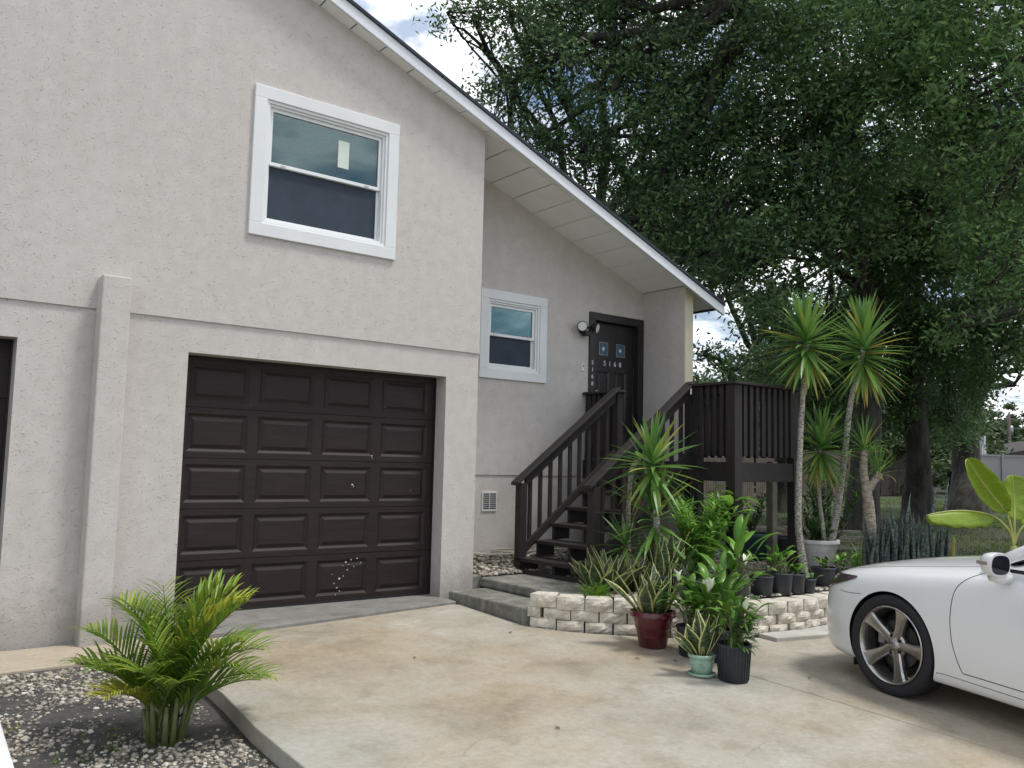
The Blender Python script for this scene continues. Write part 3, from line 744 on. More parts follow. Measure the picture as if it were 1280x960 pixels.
# flood light fixed beside the door
FL = empty('flood_light', (4.80, D - .001, 2.88), 'black twin-head flood light with white faces fixed beside the brown front door', 'wall lamp')
mb = MB(); mb.lathe([(.055, 0), (.055, .018), (.045, .03)], 16); o_ = mb.build('base_plate', MAT['black'], FL, smooth=False); o_.rotation_euler = (PI / 2, 0, 0)
mb = MB(); mb.tube([(0, -.02, 0), (-.05, -.07, .03)], .012, 8); mb.tube([(0, -.02, 0), (.08, -.08, .03)], .012, 8); mb.build('arm', MAT['black'], FL, smooth=True)
for (dx, rz_) in ((-.07, -.5), (.10, .45)):
    mb = MB(); mb.lathe([(.03, 0), (.05, .01), (.062, .07), (.062, .085), (.058, .085), (.055, .078)], 18); h_ = mb.build('lamp_head', MAT['black'], FL, smooth=True)
    h_.location = (dx, -.07, .03); h_.rotation_euler = (PI / 2 + .25, 0, rz_)
    mb = MB(); mb.lathe([(.054, .0785), (.054, .080)], 18); f_ = mb.build('lamp_face', MAT['whiteplastic'], h_)
mb = MB(); mb.box(-.02, .05, -.11, -.03, -.085, -.035); mb.tube([(0, -.03, 0), (0.01, -.06, -.05)], .012, 8); mb.build('motion_sensor', MAT['black'], FL, bevel=.006)
# ------------------------------------------------------------------ deck and stair
DZ = 1.322; dx0, dx1, dy0, dy1 = 4.85, 5.90, -1.52, D - .004
RZ = 2.125      # top of the cap rail
wood = MAT['deckwood']
DK = empty('porch_deck', (5.3, -.4, .15), 'dark brown painted timber porch deck with open stair and picket railings at the front door', 'deck')
def P(mb, name, bevel=.004, label=None):
    mb.v = [(x - 5.3, y + .4, z - .15) for x, y, z in mb.v]
    return mb.build(name, wood, DK, bevel=bevel, label=label)
# platform
y = dy0 + .05
mb = MB()
while y < dy1 - .1:
    mb.box(dx0 + .045, (dx1 if y < -.15 else WX1) - .045, y, y + .134, DZ - .032, DZ); y += .14
P(mb, 'deck_board')
mb = MB()
mb.box(dx0, dx1, dy0, dy0 + .04, DZ - .19, DZ + .002); mb.box(dx0, dx0 + .04, dy0 + .04, dy1, DZ - .19, DZ + .002); mb.box(dx1 - .04, dx1, dy0 + .04, -.004, DZ - .19, DZ + .002)
P(mb, 'rim_joist')
mb = MB()
for k in range(4): yy = dy0 + .4 + k * .42; mb.box(dx0 + .042, (dx1 if yy < -.1 else WX1) - .042, yy, yy + .04, DZ - .18, DZ - .034)
P(mb, 'joist')
def post(x0, y0, z1, z0=None, w=.09, name='post'):
    mb = MB(); mb.box(x0, x0 + w, y0, y0 + w, (gz(x0, y0) - .05) if z0 is None else z0, z1); return P(mb, name)
post(dx0 - .02, dy0 - .02, RZ - .03, w=.115); post(dx1 - .08, dy0 - .012, RZ - .03); 
post(dx0 - .012, -1.07, RZ - .03); post(dx1 - .078, -.12, RZ - .03); post(dx0 + .006, .12, RZ - .03); post(dx0 + .006, dy1 - .12, RZ - .03)
post(dx1 - .078, -.80, DZ - .19)
def cap(x0, x1, y0, y1):
    mb = MB(); mb.box(x0, x1, y0, y1, RZ - .03, RZ); P(mb, 'handrail', .006)
cap(dx0 - .045, dx1 + .05, dy0 - .05, dy0 + .10); cap(dx0 - .045, dx0 + .10, dy0 + .101, -.955); cap(dx1 - .10, dx1 + .05, dy0 + .101, -.006); cap(dx0 - .03, dx0 + .12, .09, dy1 - .01)
def rails(x0, x1, y0, y1):
    mb = MB(); mb.box(x0, x1, y0, y1, RZ - .12, RZ - .031); P(mb, 'rail')
    mb = MB(); mb.box(x0, x1, y0, y1, DZ + .085, DZ + .125); P(mb, 'rail')
rails(dx0 + .096, dx1 - .08, dy0 + .012, dy0 + .05); rails(dx0 + .012, dx0 + .05, dy0 + .096, -1.072); rails(dx1 - .05, dx1 - .012, dy0 + .08, -.122); rails(dx0 + .03, dx0 + .068, .212, dy1 - .122)
def picket(x, y, z0, z1, w=.07, t=.022, along='x'):
    mb = MB()
    if along == 'x': mb.box(x - w / 2, x + w / 2, y - t, y, z0, z1)
    else: mb.box(x - t, x, y - w / 2, y + w / 2, z0, z1)
    P(mb, 'baluster', .002)
for k in range(9): picket(dx0 + .15 + k * .098, dy0 + .011, DZ + .06, RZ - .033, .05, .03)
for k in range(4): picket(dx0 + .010, dy0 + .15 + k * .088, DZ + .06, RZ - .033, .045, .028, 'y')
for k in range(13): picket(dx1 + .014 - .001, dy0 + .13 + k * .1, DZ + .06, RZ - .033, .05, .025, 'y')
for k in range(4): picket(dx0 + .029, .26 + k * .085, DZ + .03, RZ - .033, .058, .025, 'y')
# stair
RISE, RUN = .1697, .2135; SX = 3.463; ys0, ys1 = -.93, .15      # outer and wall side
for i in range(6):
    x = SX + RUN * i; z = .304 + RISE * i
    mb = MB(); mb.box(x, x + .265, ys0 + .0, ys1 - .0, z - .038, z); P(mb, 'tread', .005)
for yy, nm in ((ys1 - .055, 'stringer'), ((ys0 + ys1) / 2 - .02, 'carriage'), (ys0 + .015, 'stringer')):
    # a notched board under the treads
    mb = MB(); pts = [(SX + .03, .16)]
    pts = []
    for i in range(6):
        x = SX + .03 + RUN * i; z = .304 + RISE * i - .0385
        pts += [(x, z - RISE + .04 if i else .17), (x, z)]
    pts += [(dx0 - .002, .304 + RISE * 5 - .0385), (dx0 - .002, DZ - .20)]
    low = [(dx0 - .25, DZ - .42), (SX + .33, .20), (SX + .3, .17)]
    poly = pts + [(dx0 - .002, DZ - .26)] + low
    # as separate convex blocks: risers supports + sloping board
    for i in range(6):
        x = SX + .03 + RUN * i; zt_ = .304 + RISE * i - .0385
        xb_ = min(x + RUN, dx0 - .002)
        zb0 = max(.155, zt_ - RISE - .02 - .03); 
        mb.prism_y([(x, max(.155, zt_ - RISE + .036)), (xb_, max(.155, zt_ - RISE * .75)), (xb_, zt_), (x, zt_)], yy, yy + .04)
    P(mb, nm, .002)
for yy in (ys1 - .012, ys0 - .028):
    mb = MB(); a_, b_ = SX + .09, dx0 - .003
    s_ = RISE / RUN
    z_ = lambda x: .304 + (x - SX) * s_ + .05
    mb.prism_y([(a_, z_(a_) - .10), (b_, z_(b_) - .10), (b_, z_(b_)), (a_, z_(a_))], yy, yy + .038)
    P(mb, 'stair_skirt', .003)
    # newel
    mb = MB(); nx0 = SX + .0; mb.box(nx0, nx0 + .09, yy - .03, yy + .06, .20 if yy > 0 else .14, 1.06); P(mb, 'newel_post', .005)
    zc = lambda x: 1.085 + (x - SX) * ((RZ - .01 - 1.085) / (dx0 - .01 - SX))
    a_, b_ = SX - .05, dx0 + .02
    mb = MB(); mb.prism_y([(a_, zc(a_) - .012), (b_, zc(b_) - .012), (b_, zc(b_) + .022), (a_, zc(a_) + .022)], yy - .05, yy + .075); P(mb, 'handrail', .006)
    mb = MB(); a2, b2 = SX + .09, dx0 - .01; mb.prism_y([(a2, zc(a2) - .125), (b2, zc(b2) - .125), (b2, zc(b2) - .014), (a2, zc(a2) - .014)], yy - .005, yy + .032); P(mb, 'rail', .003)
    for k in range(9):
        x = SX + .185 + k * .138
        if x < dx0 - .06:
            mb = MB(); mb.box(x - .021, x + .021, yy + .033, yy + .060, z_(x) - .08, zc(x) - .05); P(mb, 'baluster', .002)
mb = MB(); mb.box(SX - .005, SX + .03, ys0 + .06, ys1 - .06, .14, .19); P(mb, 'kick_board', .003)
# concrete steps in front
def step_obj(pts, z0, z1, label):
    mb = MB(); mb.prism_z(pts, z0, z1)
    o = mb.build('concrete_step', MAT['stepc'], bevel=.018); tag(o, label, 'step')
    return o
step_obj([(2.475, -1.19), (2.55, -1.235), (2.99, -1.30), (2.99, -.08), (2.475, -.08)], -.14, .062, 'lower weathered grey concrete step at the edge of the driveway')
step_obj([(2.86, -1.30), (3.02, -1.36), (3.62, -1.36), (3.62, .02), (2.90, .02)], .064, .15, 'upper weathered grey concrete step below the dark wooden stair')

mb = MB(); mb.box(2.822, 2.93, .024, D - .01, -.14, .165); tag(mb.build('concrete_curb', MAT['stepc'], bevel=.01), 'short grey concrete curb holding the gravel beside the house corner', 'curb')
# retaining wall of cast blocks in three courses
RW = empty('retaining_wall', (2.47, -1.22, -.08), 'low curved retaining wall of pale split-face concrete blocks around the plant bed', 'wall')
def curve_pts(step, off):
    pts = [Vector((x, y)) for x, y in WALLC]; out = []; L = [0]
    for a, b in zip(pts[:-1], pts[1:]): L.append(L[-1] + (b - a).length)
    s = off
    while s < L[-1]:
        for i in range(len(L) - 1):
            if L[i] <= s <= L[i + 1]:
                t = (s - L[i]) / (L[i + 1] - L[i]); p = pts[i].lerp(pts[i + 1], t)
                d0 = (pts[i + 1] - pts[i]).normalized(); d1 = (pts[min(i + 2, len(pts) - 1)] - pts[min(i + 1, len(pts) - 2)]).normalized() if i + 2 < len(pts) else d0
                out.append((p, d0.lerp(d1, t * .5).normalized(), s)); break
        s += step
    return out
rr = random.Random(3); BL = .232; nb = 0
for c in range(3):
    for p, d, s in ([(Vector((2.515, -1.288)), Vector((.547, -.837)), 0)] if c % 2 else []) + curve_pts(BL, .05 + BL / 2 + (c % 2) * BL / 2):
        if nb >= 100: break
        n = Vector((d.y, -d.x))           # outwards
        zb = drive_z(p.x, p.y) - .012 + c * .0885
        top = c == 2
        hgt = .0875 if not top else .102
        wid = BL * (.985 if top else .965) * rr.uniform(.97, 1.0) * (.5 if s == 0 else 1)
        dep = .17; setb = -.018 * c + (.030 if top else 0) + rr.uniform(-.006, .006)
        bm = bmesh.new()
        nu, nv = 6, 4
        # split rough front: a grid of points pushed about
        grid = []
        for j in range(nv + 1):
            row = []
            for i in range(nu + 1):
                u = i / nu - .5; v = j / nv
                edge = min(i, nu - i) / (nu / 2); ed2 = min(j, nv - j) / (nv / 2)
                bulge = .030 * min(1, edge * 1.4) * min(1, .35 + ed2) + rr.uniform(-.005, .006) * (1 if 0 < i < nu and 0 < j < nv else .5)
                q = p + d * (u * wid) + n * (setb + bulge)
                row.append(bm.verts.new((q.x - 2.47, q.y + 1.22, zb + v * hgt + .08 + rr.uniform(-.002, .002))))
            grid.append(row)
        for j in range(nv):
            for i in range(nu): bm.faces.new((grid[j][i], grid[j][i + 1], grid[j + 1][i + 1], grid[j + 1][i]))
        bk = []
        for j in (0, nv):
            r_ = []
            for i in (0, nu):
                u = (i / nu - .5) * .80; q = p + d * (u * wid) + n * (setb - dep)
                r_.append(bm.verts.new((q.x - 2.47, q.y + 1.22, zb + j / nv * hgt + .08)))
            bk.append(r_)
        bm.faces.new([bk[0][1], bk[0][0], bk[1][0], bk[1][1]])
        bm.faces.new([grid[nv][i] for i in range(nu + 1)] + [bk[1][1], bk[1][0]])
        bm.faces.new([grid[0][i] for i in reversed(range(nu + 1))] + [bk[0][0], bk[0][1]])
        bm.faces.new([grid[j][0] for j in reversed(range(nv + 1))][::-1] + [bk[1][0], bk[0][0]][::1])
        bm.faces.new([grid[j][nu] for j in reversed(range(nv + 1))] + [bk[0][1], bk[1][1]])
        bmesh.ops.recalc_face_normals(bm, faces=bm.faces)
        me = bpy.data.meshes.new('block'); bm.to_mesh(me); bm.free(); me.materials.append(MAT['block'])
        o = bpy.data.objects.new('block', me); COL.objects.link(o); o.parent = RW; nb += 1

# ------------------------------------------------------------------ stones and gravel
def ico():
    t = (1 + 5 ** .5) / 2
    v = np.array([(-1, t, 0), (1, t, 0), (-1, -t, 0), (1, -t, 0), (0, -1, t), (0, 1, t), (0, -1, -t), (0, 1, -t), (t, 0, -1), (t, 0, 1), (-t, 0, -1), (-t, 0, 1)], float)
    v /= np.linalg.norm(v[0])
    f = np.array([(0, 11, 5), (0, 5, 1), (0, 1, 7), (0, 7, 10), (0, 10, 11), (1, 5, 9), (5, 11, 4), (11, 10, 2), (10, 7, 6), (7, 1, 8), (3, 9, 4), (3, 4, 2), (3, 2, 6), (3, 6, 8), (3, 8, 9), (4, 9, 5), (2, 4, 11), (6, 2, 10), (8, 6, 7), (9, 8, 1)])
    return v, f
IV, IF = ico()
def stones(name, pts, smin, smax, label, cat):
    n = len(pts); rng = RNG
    s = smin + (smax - smin) * rng.random(n) ** 2.2
    v = IV[None] * (1 + .35 * (rng.random((n, 12, 1)) - .5))
    v = v * s[:, None, None] * np.stack([.8 + .5 * rng.random(n), .8 + .5 * rng.random(n), .45 + .3 * rng.random(n)], -1)[:, None, :]
    a = rng.random(n) * 6.283; ca, sa = np.cos(a)[:, None], np.sin(a)[:, None]
    x = v[..., 0] * ca - v[..., 1] * sa; y = v[..., 0] * sa + v[..., 1] * ca
    z = v[..., 2] + (s * .25)[:, None]
    V = np.stack([x + pts[:, 0:1], y + pts[:, 1:2], z + ground_z(pts[:, 0], pts[:, 1])[:, None]], -1).reshape(-1, 3)
    F = (IF[None] + (np.arange(n) * 12)[:, None, None]).reshape(-1, 3)
    o = np_mesh(name, V, F, MAT['pebble'], smooth=True); tag(o, label, cat, kind='stuff')
def clump(x, y, sc, seed):
    return np.sin(x * sc + seed) * np.cos(y * sc * 1.3 + seed * 2) + .6 * np.sin((x + y) * sc * 1.9 + seed) + .5 * np.cos((x - 1.4 * y) * sc * 2.7)
q = np.stack([RNG.uniform(-2.6, -.36, 30000), RNG.uniform(-4.2, -.62, 30000)], -1)
m = clump(q[:, 0], q[:, 1], 3.1, .7) + RNG.normal(0, .8, len(q)) > .25
m |= (q[:, 1] > -.75 - .1 * RNG.random(len(q)))
q = q[m]
stones('pebbles', q, .004, .017, 'pale pebbles scattered over the dark soil bed around the small palm', 'pebbles')
q = np.stack([RNG.uniform(2.5, 7.4, 60000), RNG.uniform(-3.2, .68, 60000)], -1)
sd = seg_sdf(q[:, 0], q[:, 1])
m = (sd > .19) & ~((q[:, 0] < 3.62) & (q[:, 1] < .015) & (q[:, 1] > -1.36)) & ~((q[:, 0] < 2.95) & (q[:, 1] > 0)) & (RNG.random(len(q)) < np.clip(1.25 - (q[:, 0] - 2.5) / 4.5, .02, 1) * .55)
q = q[m]
stones('gravel', q, .010, .028, 'pale gravel under the porch deck and behind the block wall', 'gravel')
# ------------------------------------------------------------------ plants
def gp(u, v, z=.14):
    d = fwd + r2 * ((u - 640) / 1090.11) + u2 * ((480 - v) / 1090.11)
    t = (z - CAM_LOC.z) / d.z
    return CAM_LOC + d * t
def depth_of(p): return (Vector(p) - CAM_LOC).dot(fwd)
def R_(a, b): return random.uniform(a, b)
def pot_profile(r0, r1, h, rim=.012, rimh=.025, t=.008):
    return [(r0 * .96, 0), (r0, .004), (r0 + (r1 - r0) * .98, h - rimh), (r1 + rim, h - rimh + .002), (r1 + rim, h - .003), (r1 + rim - .003, h), (r1 - t, h), (r1 - t - .002, h - .03)]
def pot(parent, r0, r1, h, mat, rim=.012, rimh=.025, sx=1, ribs=0, bands=()):
    mb = MB(); pr = pot_profile(r0, r1, h, rim, rimh)
    if bands:
        pr2 = []
        for (a, b) in zip(pr[1:2], pr[2:3]):
            pr2 = [pr[0], pr[1]]
            for zb in bands:
                for dz_, dr in ((-.008, 0), (-.004, .006), (.004, .006), (.008, 0)):
                    z = zb * h + dz_; r = r0 + (r1 - r0) * z / h + dr; pr2.append((r, z))
        pr = pr2 + pr[2:]
    mb.lathe(pr, 28)
    p = mb.build('pot', mat, parent, smooth=True)
    md = p.modifiers.new('es', 'EDGE_SPLIT'); md.split_angle = rad(50)
    mb = MB(); mb.lathe([(.001, h - .035), (r1 - .010, h - .035), (r1 - .010, h - .028), (.001, h - .022 + .004)], 20); mb.build('soil', MAT['soil'], parent)
    if ribs:
        mb = MB()
        for k in range(ribs):
            a = 2 * PI * k / ribs; c, s = math.cos(a), math.sin(a)
            ra, rb = r0 + .001, r1 + .0005
            mb.tube([(ra * c, ra * s, .01), (rb * c, rb * s, h - rimh - .004)], .0028, 5)
        mb.build('pot_rib', mat, p)
    return p
def snake_leaves(n, r, h0, h1, W, mats, z0=0.0, spread=.35, twist=.9, dead=0):
    mb = MB()
    for i in range(n):
        a = R_(0, 2 * PI); q = r * math.sqrt(R_(0, 1)); tilt = spread * (q / r) * R_(.5, 1.3) + R_(0, .10)
        mb.ribbon((q * math.cos(a), q * math.sin(a), z0), a + R_(-.5, .5), PI / 2 - tilt, R_(h0, h1), 1.5 * W * R_(.75, 1.15), R_(-.3, .55) * spread, 'snake', 9, R_(.12, .35), 0, R_(-twist, twist), R_(-.7, .7))
    return mb
def inb(u, v, r, z=.15):
    q = gp(u, v, z); d = fwd.copy(); d.z = 0; d.normalize()
    while float(seg_sdf(np.array(q.x), np.array(q.y))) < r + .13: q = q + d * .02
    return q
SB = 'variegated snake plants in pots'
def solid(o, t=.0015):
    md = o.modifiers.new('thick', 'SOLIDIFY'); md.thickness = t; return o
# 1 snake plant at the foot of the stair
p = inb(757, 741, .17)
t = empty('potted_snake_plant', (p.x + .05, p.y + .05, gz(p.x, p.y)), 'bushy yellow-edged snake plant in a brown pot at the foot of the stair', 'potted plant', SB)
pot(t, .13, .19, .20, MAT['potbrown'], .012, .03)
solid(snake_leaves(44, .15, .26, .44, .074, None, .17, .75).build('foliage', MAT['snake'], t, smooth=True))
mb = MB(); mb.ribbon((-.1, -.08, .18), 3.3, .35, .26, .06, .5, 'snake', 8, .2); solid(mb.build('fallen_leaf', MAT['dryleaf'], t, smooth=True))
# 2 red pot
p = gp(816, 808, -.12)
t = empty('potted_snake_plant', (p.x, p.y, drive_z(p.x, p.y)), 'yellow-edged snake plant in a glazed dark red pot on the driveway', 'potted plant', SB)
pot(t, .105, .158, .275, MAT['potred'], .017, .045, bands=(.3, .55))
solid(snake_leaves(22, .11, .26, .40, .085, None, .245, .6).build('foliage', MAT['snake'], t, smooth=True))
# 3 mint pot
p = gp(877, 845, -.157)
t = empty('potted_snake_plant', (p.x, p.y, drive_z(p.x, p.y)), 'small snake plant in a mint green pot with saucer on the driveway', 'potted plant', SB)
mb = MB(); mb.lathe([(.065, 0), (.088, .004), (.094, .022), (.088, .024), (.078, .012), (.01, .012)], 28); mb.build('saucer', MAT['potmint'], t, smooth=True)
mb = MB(); mb.lathe([(.055, .014), (.062, .018), (.078, .06), (.084, .10), (.083, .122), (.092, .126), (.094, .142), (.090, .148), (.080, .148), (.078, .13)], 32); pm = mb.build('pot', MAT['potmint'], t, smooth=True)
mb = MB(); mb.lathe([(.001, .125), (.079, .125), (.079, .132), (.001, .137)], 20); mb.build('soil', MAT['soil'], t)
mb = MB()
for k in range(5):
    a = 2 * PI * k / 5; mb.ball((0 + .014 * math.cos(a), 0 + .014 * math.sin(a), 0), .008, n=8, m=5)
mb.ball((0, 0, 0), .007)
e_ = mb.build('flower_emblem', MAT['potmint'], pm, smooth=True); dd = (CAM_LOC - p); dd.z = 0; dd.normalize(); e_.location = (dd.x * .082, dd.y * .082, .085); e_.rotation_euler = (PI / 2, 0, math.atan2(dd.y, dd.x) + PI / 2)
solid(snake_leaves(11, .055, .20, .33, .080, None, .125, .75).build('foliage', MAT['snake'], t, smooth=True))
# 4 snake plants standing behind, in the bed
p = inb(830, 742, .12)
t = empty('potted_snake_plant', (p.x, p.y, gz(p.x, p.y)), 'tall yellow-edged snake plant in a slim black pot behind the block wall', 'potted plant', SB)
pot(t, .08, .11, .17, MAT['potblack'])
solid(snake_leaves(22, .11, .30, .48, .072, None, .10, .45).build('foliage', MAT['snake'], t, smooth=True))
p = inb(800, 742, .10)
t = empty('snake_plant', (p.x + .1, p.y + .1, gz(p.x, p.y) - .02), 'loose clump of yellow-edged snake plant growing in the bed left of the slim black pot', 'plant')
solid(snake_leaves(12, .12, .24, .40, .066, None, 0, .5).build('foliage', MAT['snake'], t, smooth=True))
# fern
p = gp(737, 752, .14)
t = empty('asparagus_fern', (3.02, -1.50, gz(3.02, -1.5)), 'small bright green feathery fern just behind the left end of the block wall', 'plant')
mb = MB()
for i in range(70):
    a = R_(0, 2 * PI); L = R_(.10, .20); el = R_(.35, 1.4); ox = R_(-.09, .09); oy = R_(-.06, .06)
    q = Vector((ox, oy, 0)); 
    for s in range(14):
        f_ = s / 14; e2 = el - f_ * .7; q = q + Vector((math.cos(e2) * math.cos(a), math.cos(e2) * math.sin(a), math.sin(e2))) * (L / 14)
        for sg in (-1, 1): mb.ribbon(q, a + sg * 1.1, e2 + .2, .022 * (1.1 - f_ * .5), .005, .3, 'lance', 1, 0)
mb.build('foliage', MAT['fern'], t)

# yuccas and dracaenas
def rosette(n, L, W, axis=.22, up=1.35, dn=-1.2, mat='yuccaleaf', lean=0, droop=.35, dead=.05):
    mb = MB()
    for i in range(n):
        f = i / n
        a = i * 2.39996 + R_(-.2, .2)
        el = up + (dn - up) * f ** 1.05 + R_(-.12, .12)
        l = L * (R_(.78, 1.05)) * (.85 + .15 * math.sin(PI * f))
        z = axis * (.5 - f)
        r = .012
        mb.ribbon((r * math.cos(a), r * math.sin(a), z), a, el, l, W * R_(.8, 1.15), droop * R_(.2, 1.3) * math.cos(el) ** 2 + .03, 'yucca', 5, .35, 1 if (random.random() < dead or (f > .93)) else 0, R_(-.3, .3))
    return mb
def yucca(name, pts, radii, crowns, label, cat='yucca', trunkmat='yuccabark', group=None, nside=10, part='trunk'):
    """pts: list of trunk polylines in world space; crowns: (point, n, L, W, axis)"""
    base = Vector(pts[0][0])
    t = empty(name, base, label, cat, group)
    for pl, rd in zip(pts, radii):
        pl = [Vector(q) - base for q in pl]
        fine = []; fr = []
        for i in range(len(pl) - 1):
            for k in range(8):
                s = k / 8
                p0, p1, p2, p3 = pl[max(i - 1, 0)], pl[i], pl[i + 1], pl[min(i + 2, len(pl) - 1)]
                q = .5 * ((2 * p1) + (-p0 + p2) * s + (2 * p0 - 5 * p1 + 4 * p2 - p3) * s * s + (-p0 + 3 * p1 - 3 * p2 + p3) * s ** 3)
                fine.append(q); fr.append(rd[i] + (rd[i + 1] - rd[i]) * s)
        fine.append(pl[-1]); fr.append(rd[-1])
        mb = MB(); mb.tube(fine, fr, nside, wob=.06)
        mb.build(part, MAT[trunkmat], t, smooth=True)
    for (c, n, L, W, ax) in crowns:
        mb = rosette(n, L, W, ax)
        o = mb.build('leaf_rosette', [MAT['yuccaleaf'], MAT['dryleaf']], t, loc=Vector(c) - base)
    return t
GY = 'tall yuccas beside the deck'
b = gp(1006, 722, .15); dA = depth_of(b)
yucca('tall_yucca', [[b - Vector((0, 0, .05)), at(1004.5, 708, dA), at(998, 657, dA), at(999, 580, dA), at(1002, 520, dA), at(1006, 465, dA), at(1008, 430, dA)]], [[.046, .042, .036, .032, .028, .027, .026]],
      [(at(1008, 430, dA), 105, .55, .055, .34)], 'tall straight yucca on a speckled slender trunk nearest the corner of the deck', 'yucca', group=GY)
b = gp(1027, 716, .15); dB = depth_of(b)
yucca('tall_yucca', [[b - Vector((0, 0, .05)), at(1029, 706, dB), at(1038, 680, dB), at(1049, 623, dB), at(1056, 566, dB), at(1063, 505, dB), at(1075, 455, dB), at(1081, 425, dB)]], [[.052, .048, .042, .036, .032, .030, .028, .026]],
      [(at(1080, 440, dB), 110, .60, .058, .42)], 'tall yucca leaning right on a speckled trunk in front of the pale planter', 'yucca', group=GY)
yucca('short_yucca', [[b + Vector((-.04, -.05, -.05)), at(1025, 703, dB), at(1030, 678, dB), at(1028, 655, dB), at(1024, 620, dB), at(1025, 575, dB), at(1026, 560, dB)]], [[.034, .030, .028, .026, .024, .022, .02]],
      [(at(1026, 562, dB), 84, .54, .052, .22)], 'shorter yucca with a thin trunk between the two tall yuccas', 'yucca')
b = gp(822, 738, .15); dM = depth_of(b)
yucca('leaning_yucca', [[b + Vector((0, 0, -.05)), at(822, 700, dM), at(820, 640, dM), at(817, 590, dM)]], [[.035, .032, .03, .028]],
      [(at(816, 583, dM), 64, .54, .056, .20), (at(818, 650, dM), 46, .56, .05, .30)], 'bushy yucca with long hanging blades in front of the stair rail', 'yucca')
b2 = gp(787, 728, .16); d2_ = depth_of(b2)
mbp = [[b2 + Vector((0, 0, -.05)), at(785, 660, d2_), at(787, 610, d2_), at(791, 585, d2_), at(800, 572, d2_)]]
yucca('bare_stem_yucca', mbp, [[.026, .022, .024, .024, .02]], [(at(803, 574, d2_), 8, .32, .045, .05)], 'thin bare curved yucca stem with a few yellow leaves beside the outer stair post', 'yucca', 'paletrunk')
b3 = gp(783, 733, .16); d3 = depth_of(b3)
yucca('young_yucca', [[b3 + Vector((0, 0, -.05)), at(783, 705, d3), at(782, 685, d3)]], [[.02, .02, .018]], [(at(782, 682, d3), 26, .36, .045, .08)], 'young yucca with upright blades between the stair post and the bushy yucca', 'yucca')
# stubby forked tree with tufts
b = gp(1088, 722, .15); dP = depth_of(b)
t = yucca('forked_dracaena', [[b - Vector((0, 0, .05)), at(1088, 705, dP), at(1087, 670, dP), at(1086, 635, dP), at(1082.5, 609, dP), at(1079.5, 590, dP), at(1080.5, 563, dP)],
      [at(1084, 616, dP), at(1089, 606, dP), at(1096, 597, dP), at(1100, 592, dP)]], [[.11, .092, .074, .060, .048, .042, .036], [.042, .042, .038, .040]], [], 'forked dracaena with a thick pale trunk and small tufts behind the white car', 'dracaena', 'paletrunk')
bb = b - Vector((0, 0, .05))
for (u, v, n, L) in ((1081, 560, 46, .38), (1087, 575, 20, .26), (1099, 589, 30, .30), (1090, 590, 16, .22)):
    mb = rosette(n, L, .017, .10, 1.45, .0, droop=1.5); mb.build('leaf_rosette', [MAT['yuccaleaf'], MAT['dryleaf']], t, loc=at(u, v, dP) - bb)

# pale planter with green fill
p = gp(1034, 718, .15)
WP = empty('round_planter', (6.46, -1.36, gz(6.5, -1.4) + .02), 'large round pale grey planter with leafy green plants behind the yucca trunks', 'planter')
pot(WP, .17, .235, .34, MAT['potwhite'], .02, .04)
def shrub(name, loc, label, cat, stems, h, spread, leafL, leafW, mat, per=26, stemmat='palmstem', parent=None, droop=.7, z0=0, prof='lance', segs=3, group=None, top_only=.15, whorl=None, up=.5):
    t = parent or empty(name, loc, label, cat, group)
    ms = MB(); ml = MB()
    for i in range(stems):
        a = R_(0, 2 * PI); q = Vector((R_(-.03, .03), R_(-.03, .03), z0)); L = h * R_(.65, 1.05); tilt = spread * R_(.15, 1.0)
        pts = [q.copy()]; az = a
        for s in range(8):
            e = PI / 2 - tilt * (1.0 + .5 * s / 8); az += R_(-.15, .15)
            q = q + Vector((math.cos(e) * math.cos(az), math.cos(e) * math.sin(az), math.sin(e))) * (L / 8); pts.append(q.copy())
        ms.tube(pts, [.007 * (1 - .08 * k) for k in range(9)], 5, caps=False)
        for k in range(per):
            f = top_only + (1 - top_only) * (k + R_(0, 1)) / per; j = min(7, int(f * 8)); pp = pts[j].lerp(pts[j + 1], f * 8 - j)
            aa = k * 2.4 + R_(-.4, .4); ll = leafL * R_(.65, 1.15)
            ml.ribbon(pp, aa, R_(.0, up + .5), ll, leafW * R_(.8, 1.15), droop * R_(.5, 1.4), prof, segs, .2, 0, R_(-.3, .3))
    ms.build('stem', MAT[stemmat], t, smooth=True); ml.build('foliage', MAT[mat], t)
    return t
shrub('', 0, '', '', 9, .30, 1.2, .16, .03, 'darkgreen', 14, parent=WP, z0=.30)
sh = gp(1046, 700, .15)
shrub('leafy_shrub', (7.6, -.75, gz(7.6, -.75)), 'tall dark green leafy shrub behind the pale planter', 'shrub', 26, 1.25, .42, .14, .028, 'darkgreen', 34)
random.seed(33)
# bright narrow-leaf shrub
p = gp(872, 730, .15)
shrub('bright_green_shrub', (p.x, p.y, gz(p.x, p.y) - .03), 'bright green narrow-leaved shrub in the bed right of the bushy yucca', 'shrub', 46, .86, .42, .115, .028, 'brightleaf', 46)
p = gp(905, 728, .15)
shrub('young_tree_sapling', (p.x, p.y, gz(p.x, p.y) - .03), 'thin sapling with large drooping light green leaves and a reddish tip', 'sapling', 3, 1.0, .10, .26, .11, 'brightleaf', 7, top_only=.72, droop=1.5, prof='broad', segs=6)
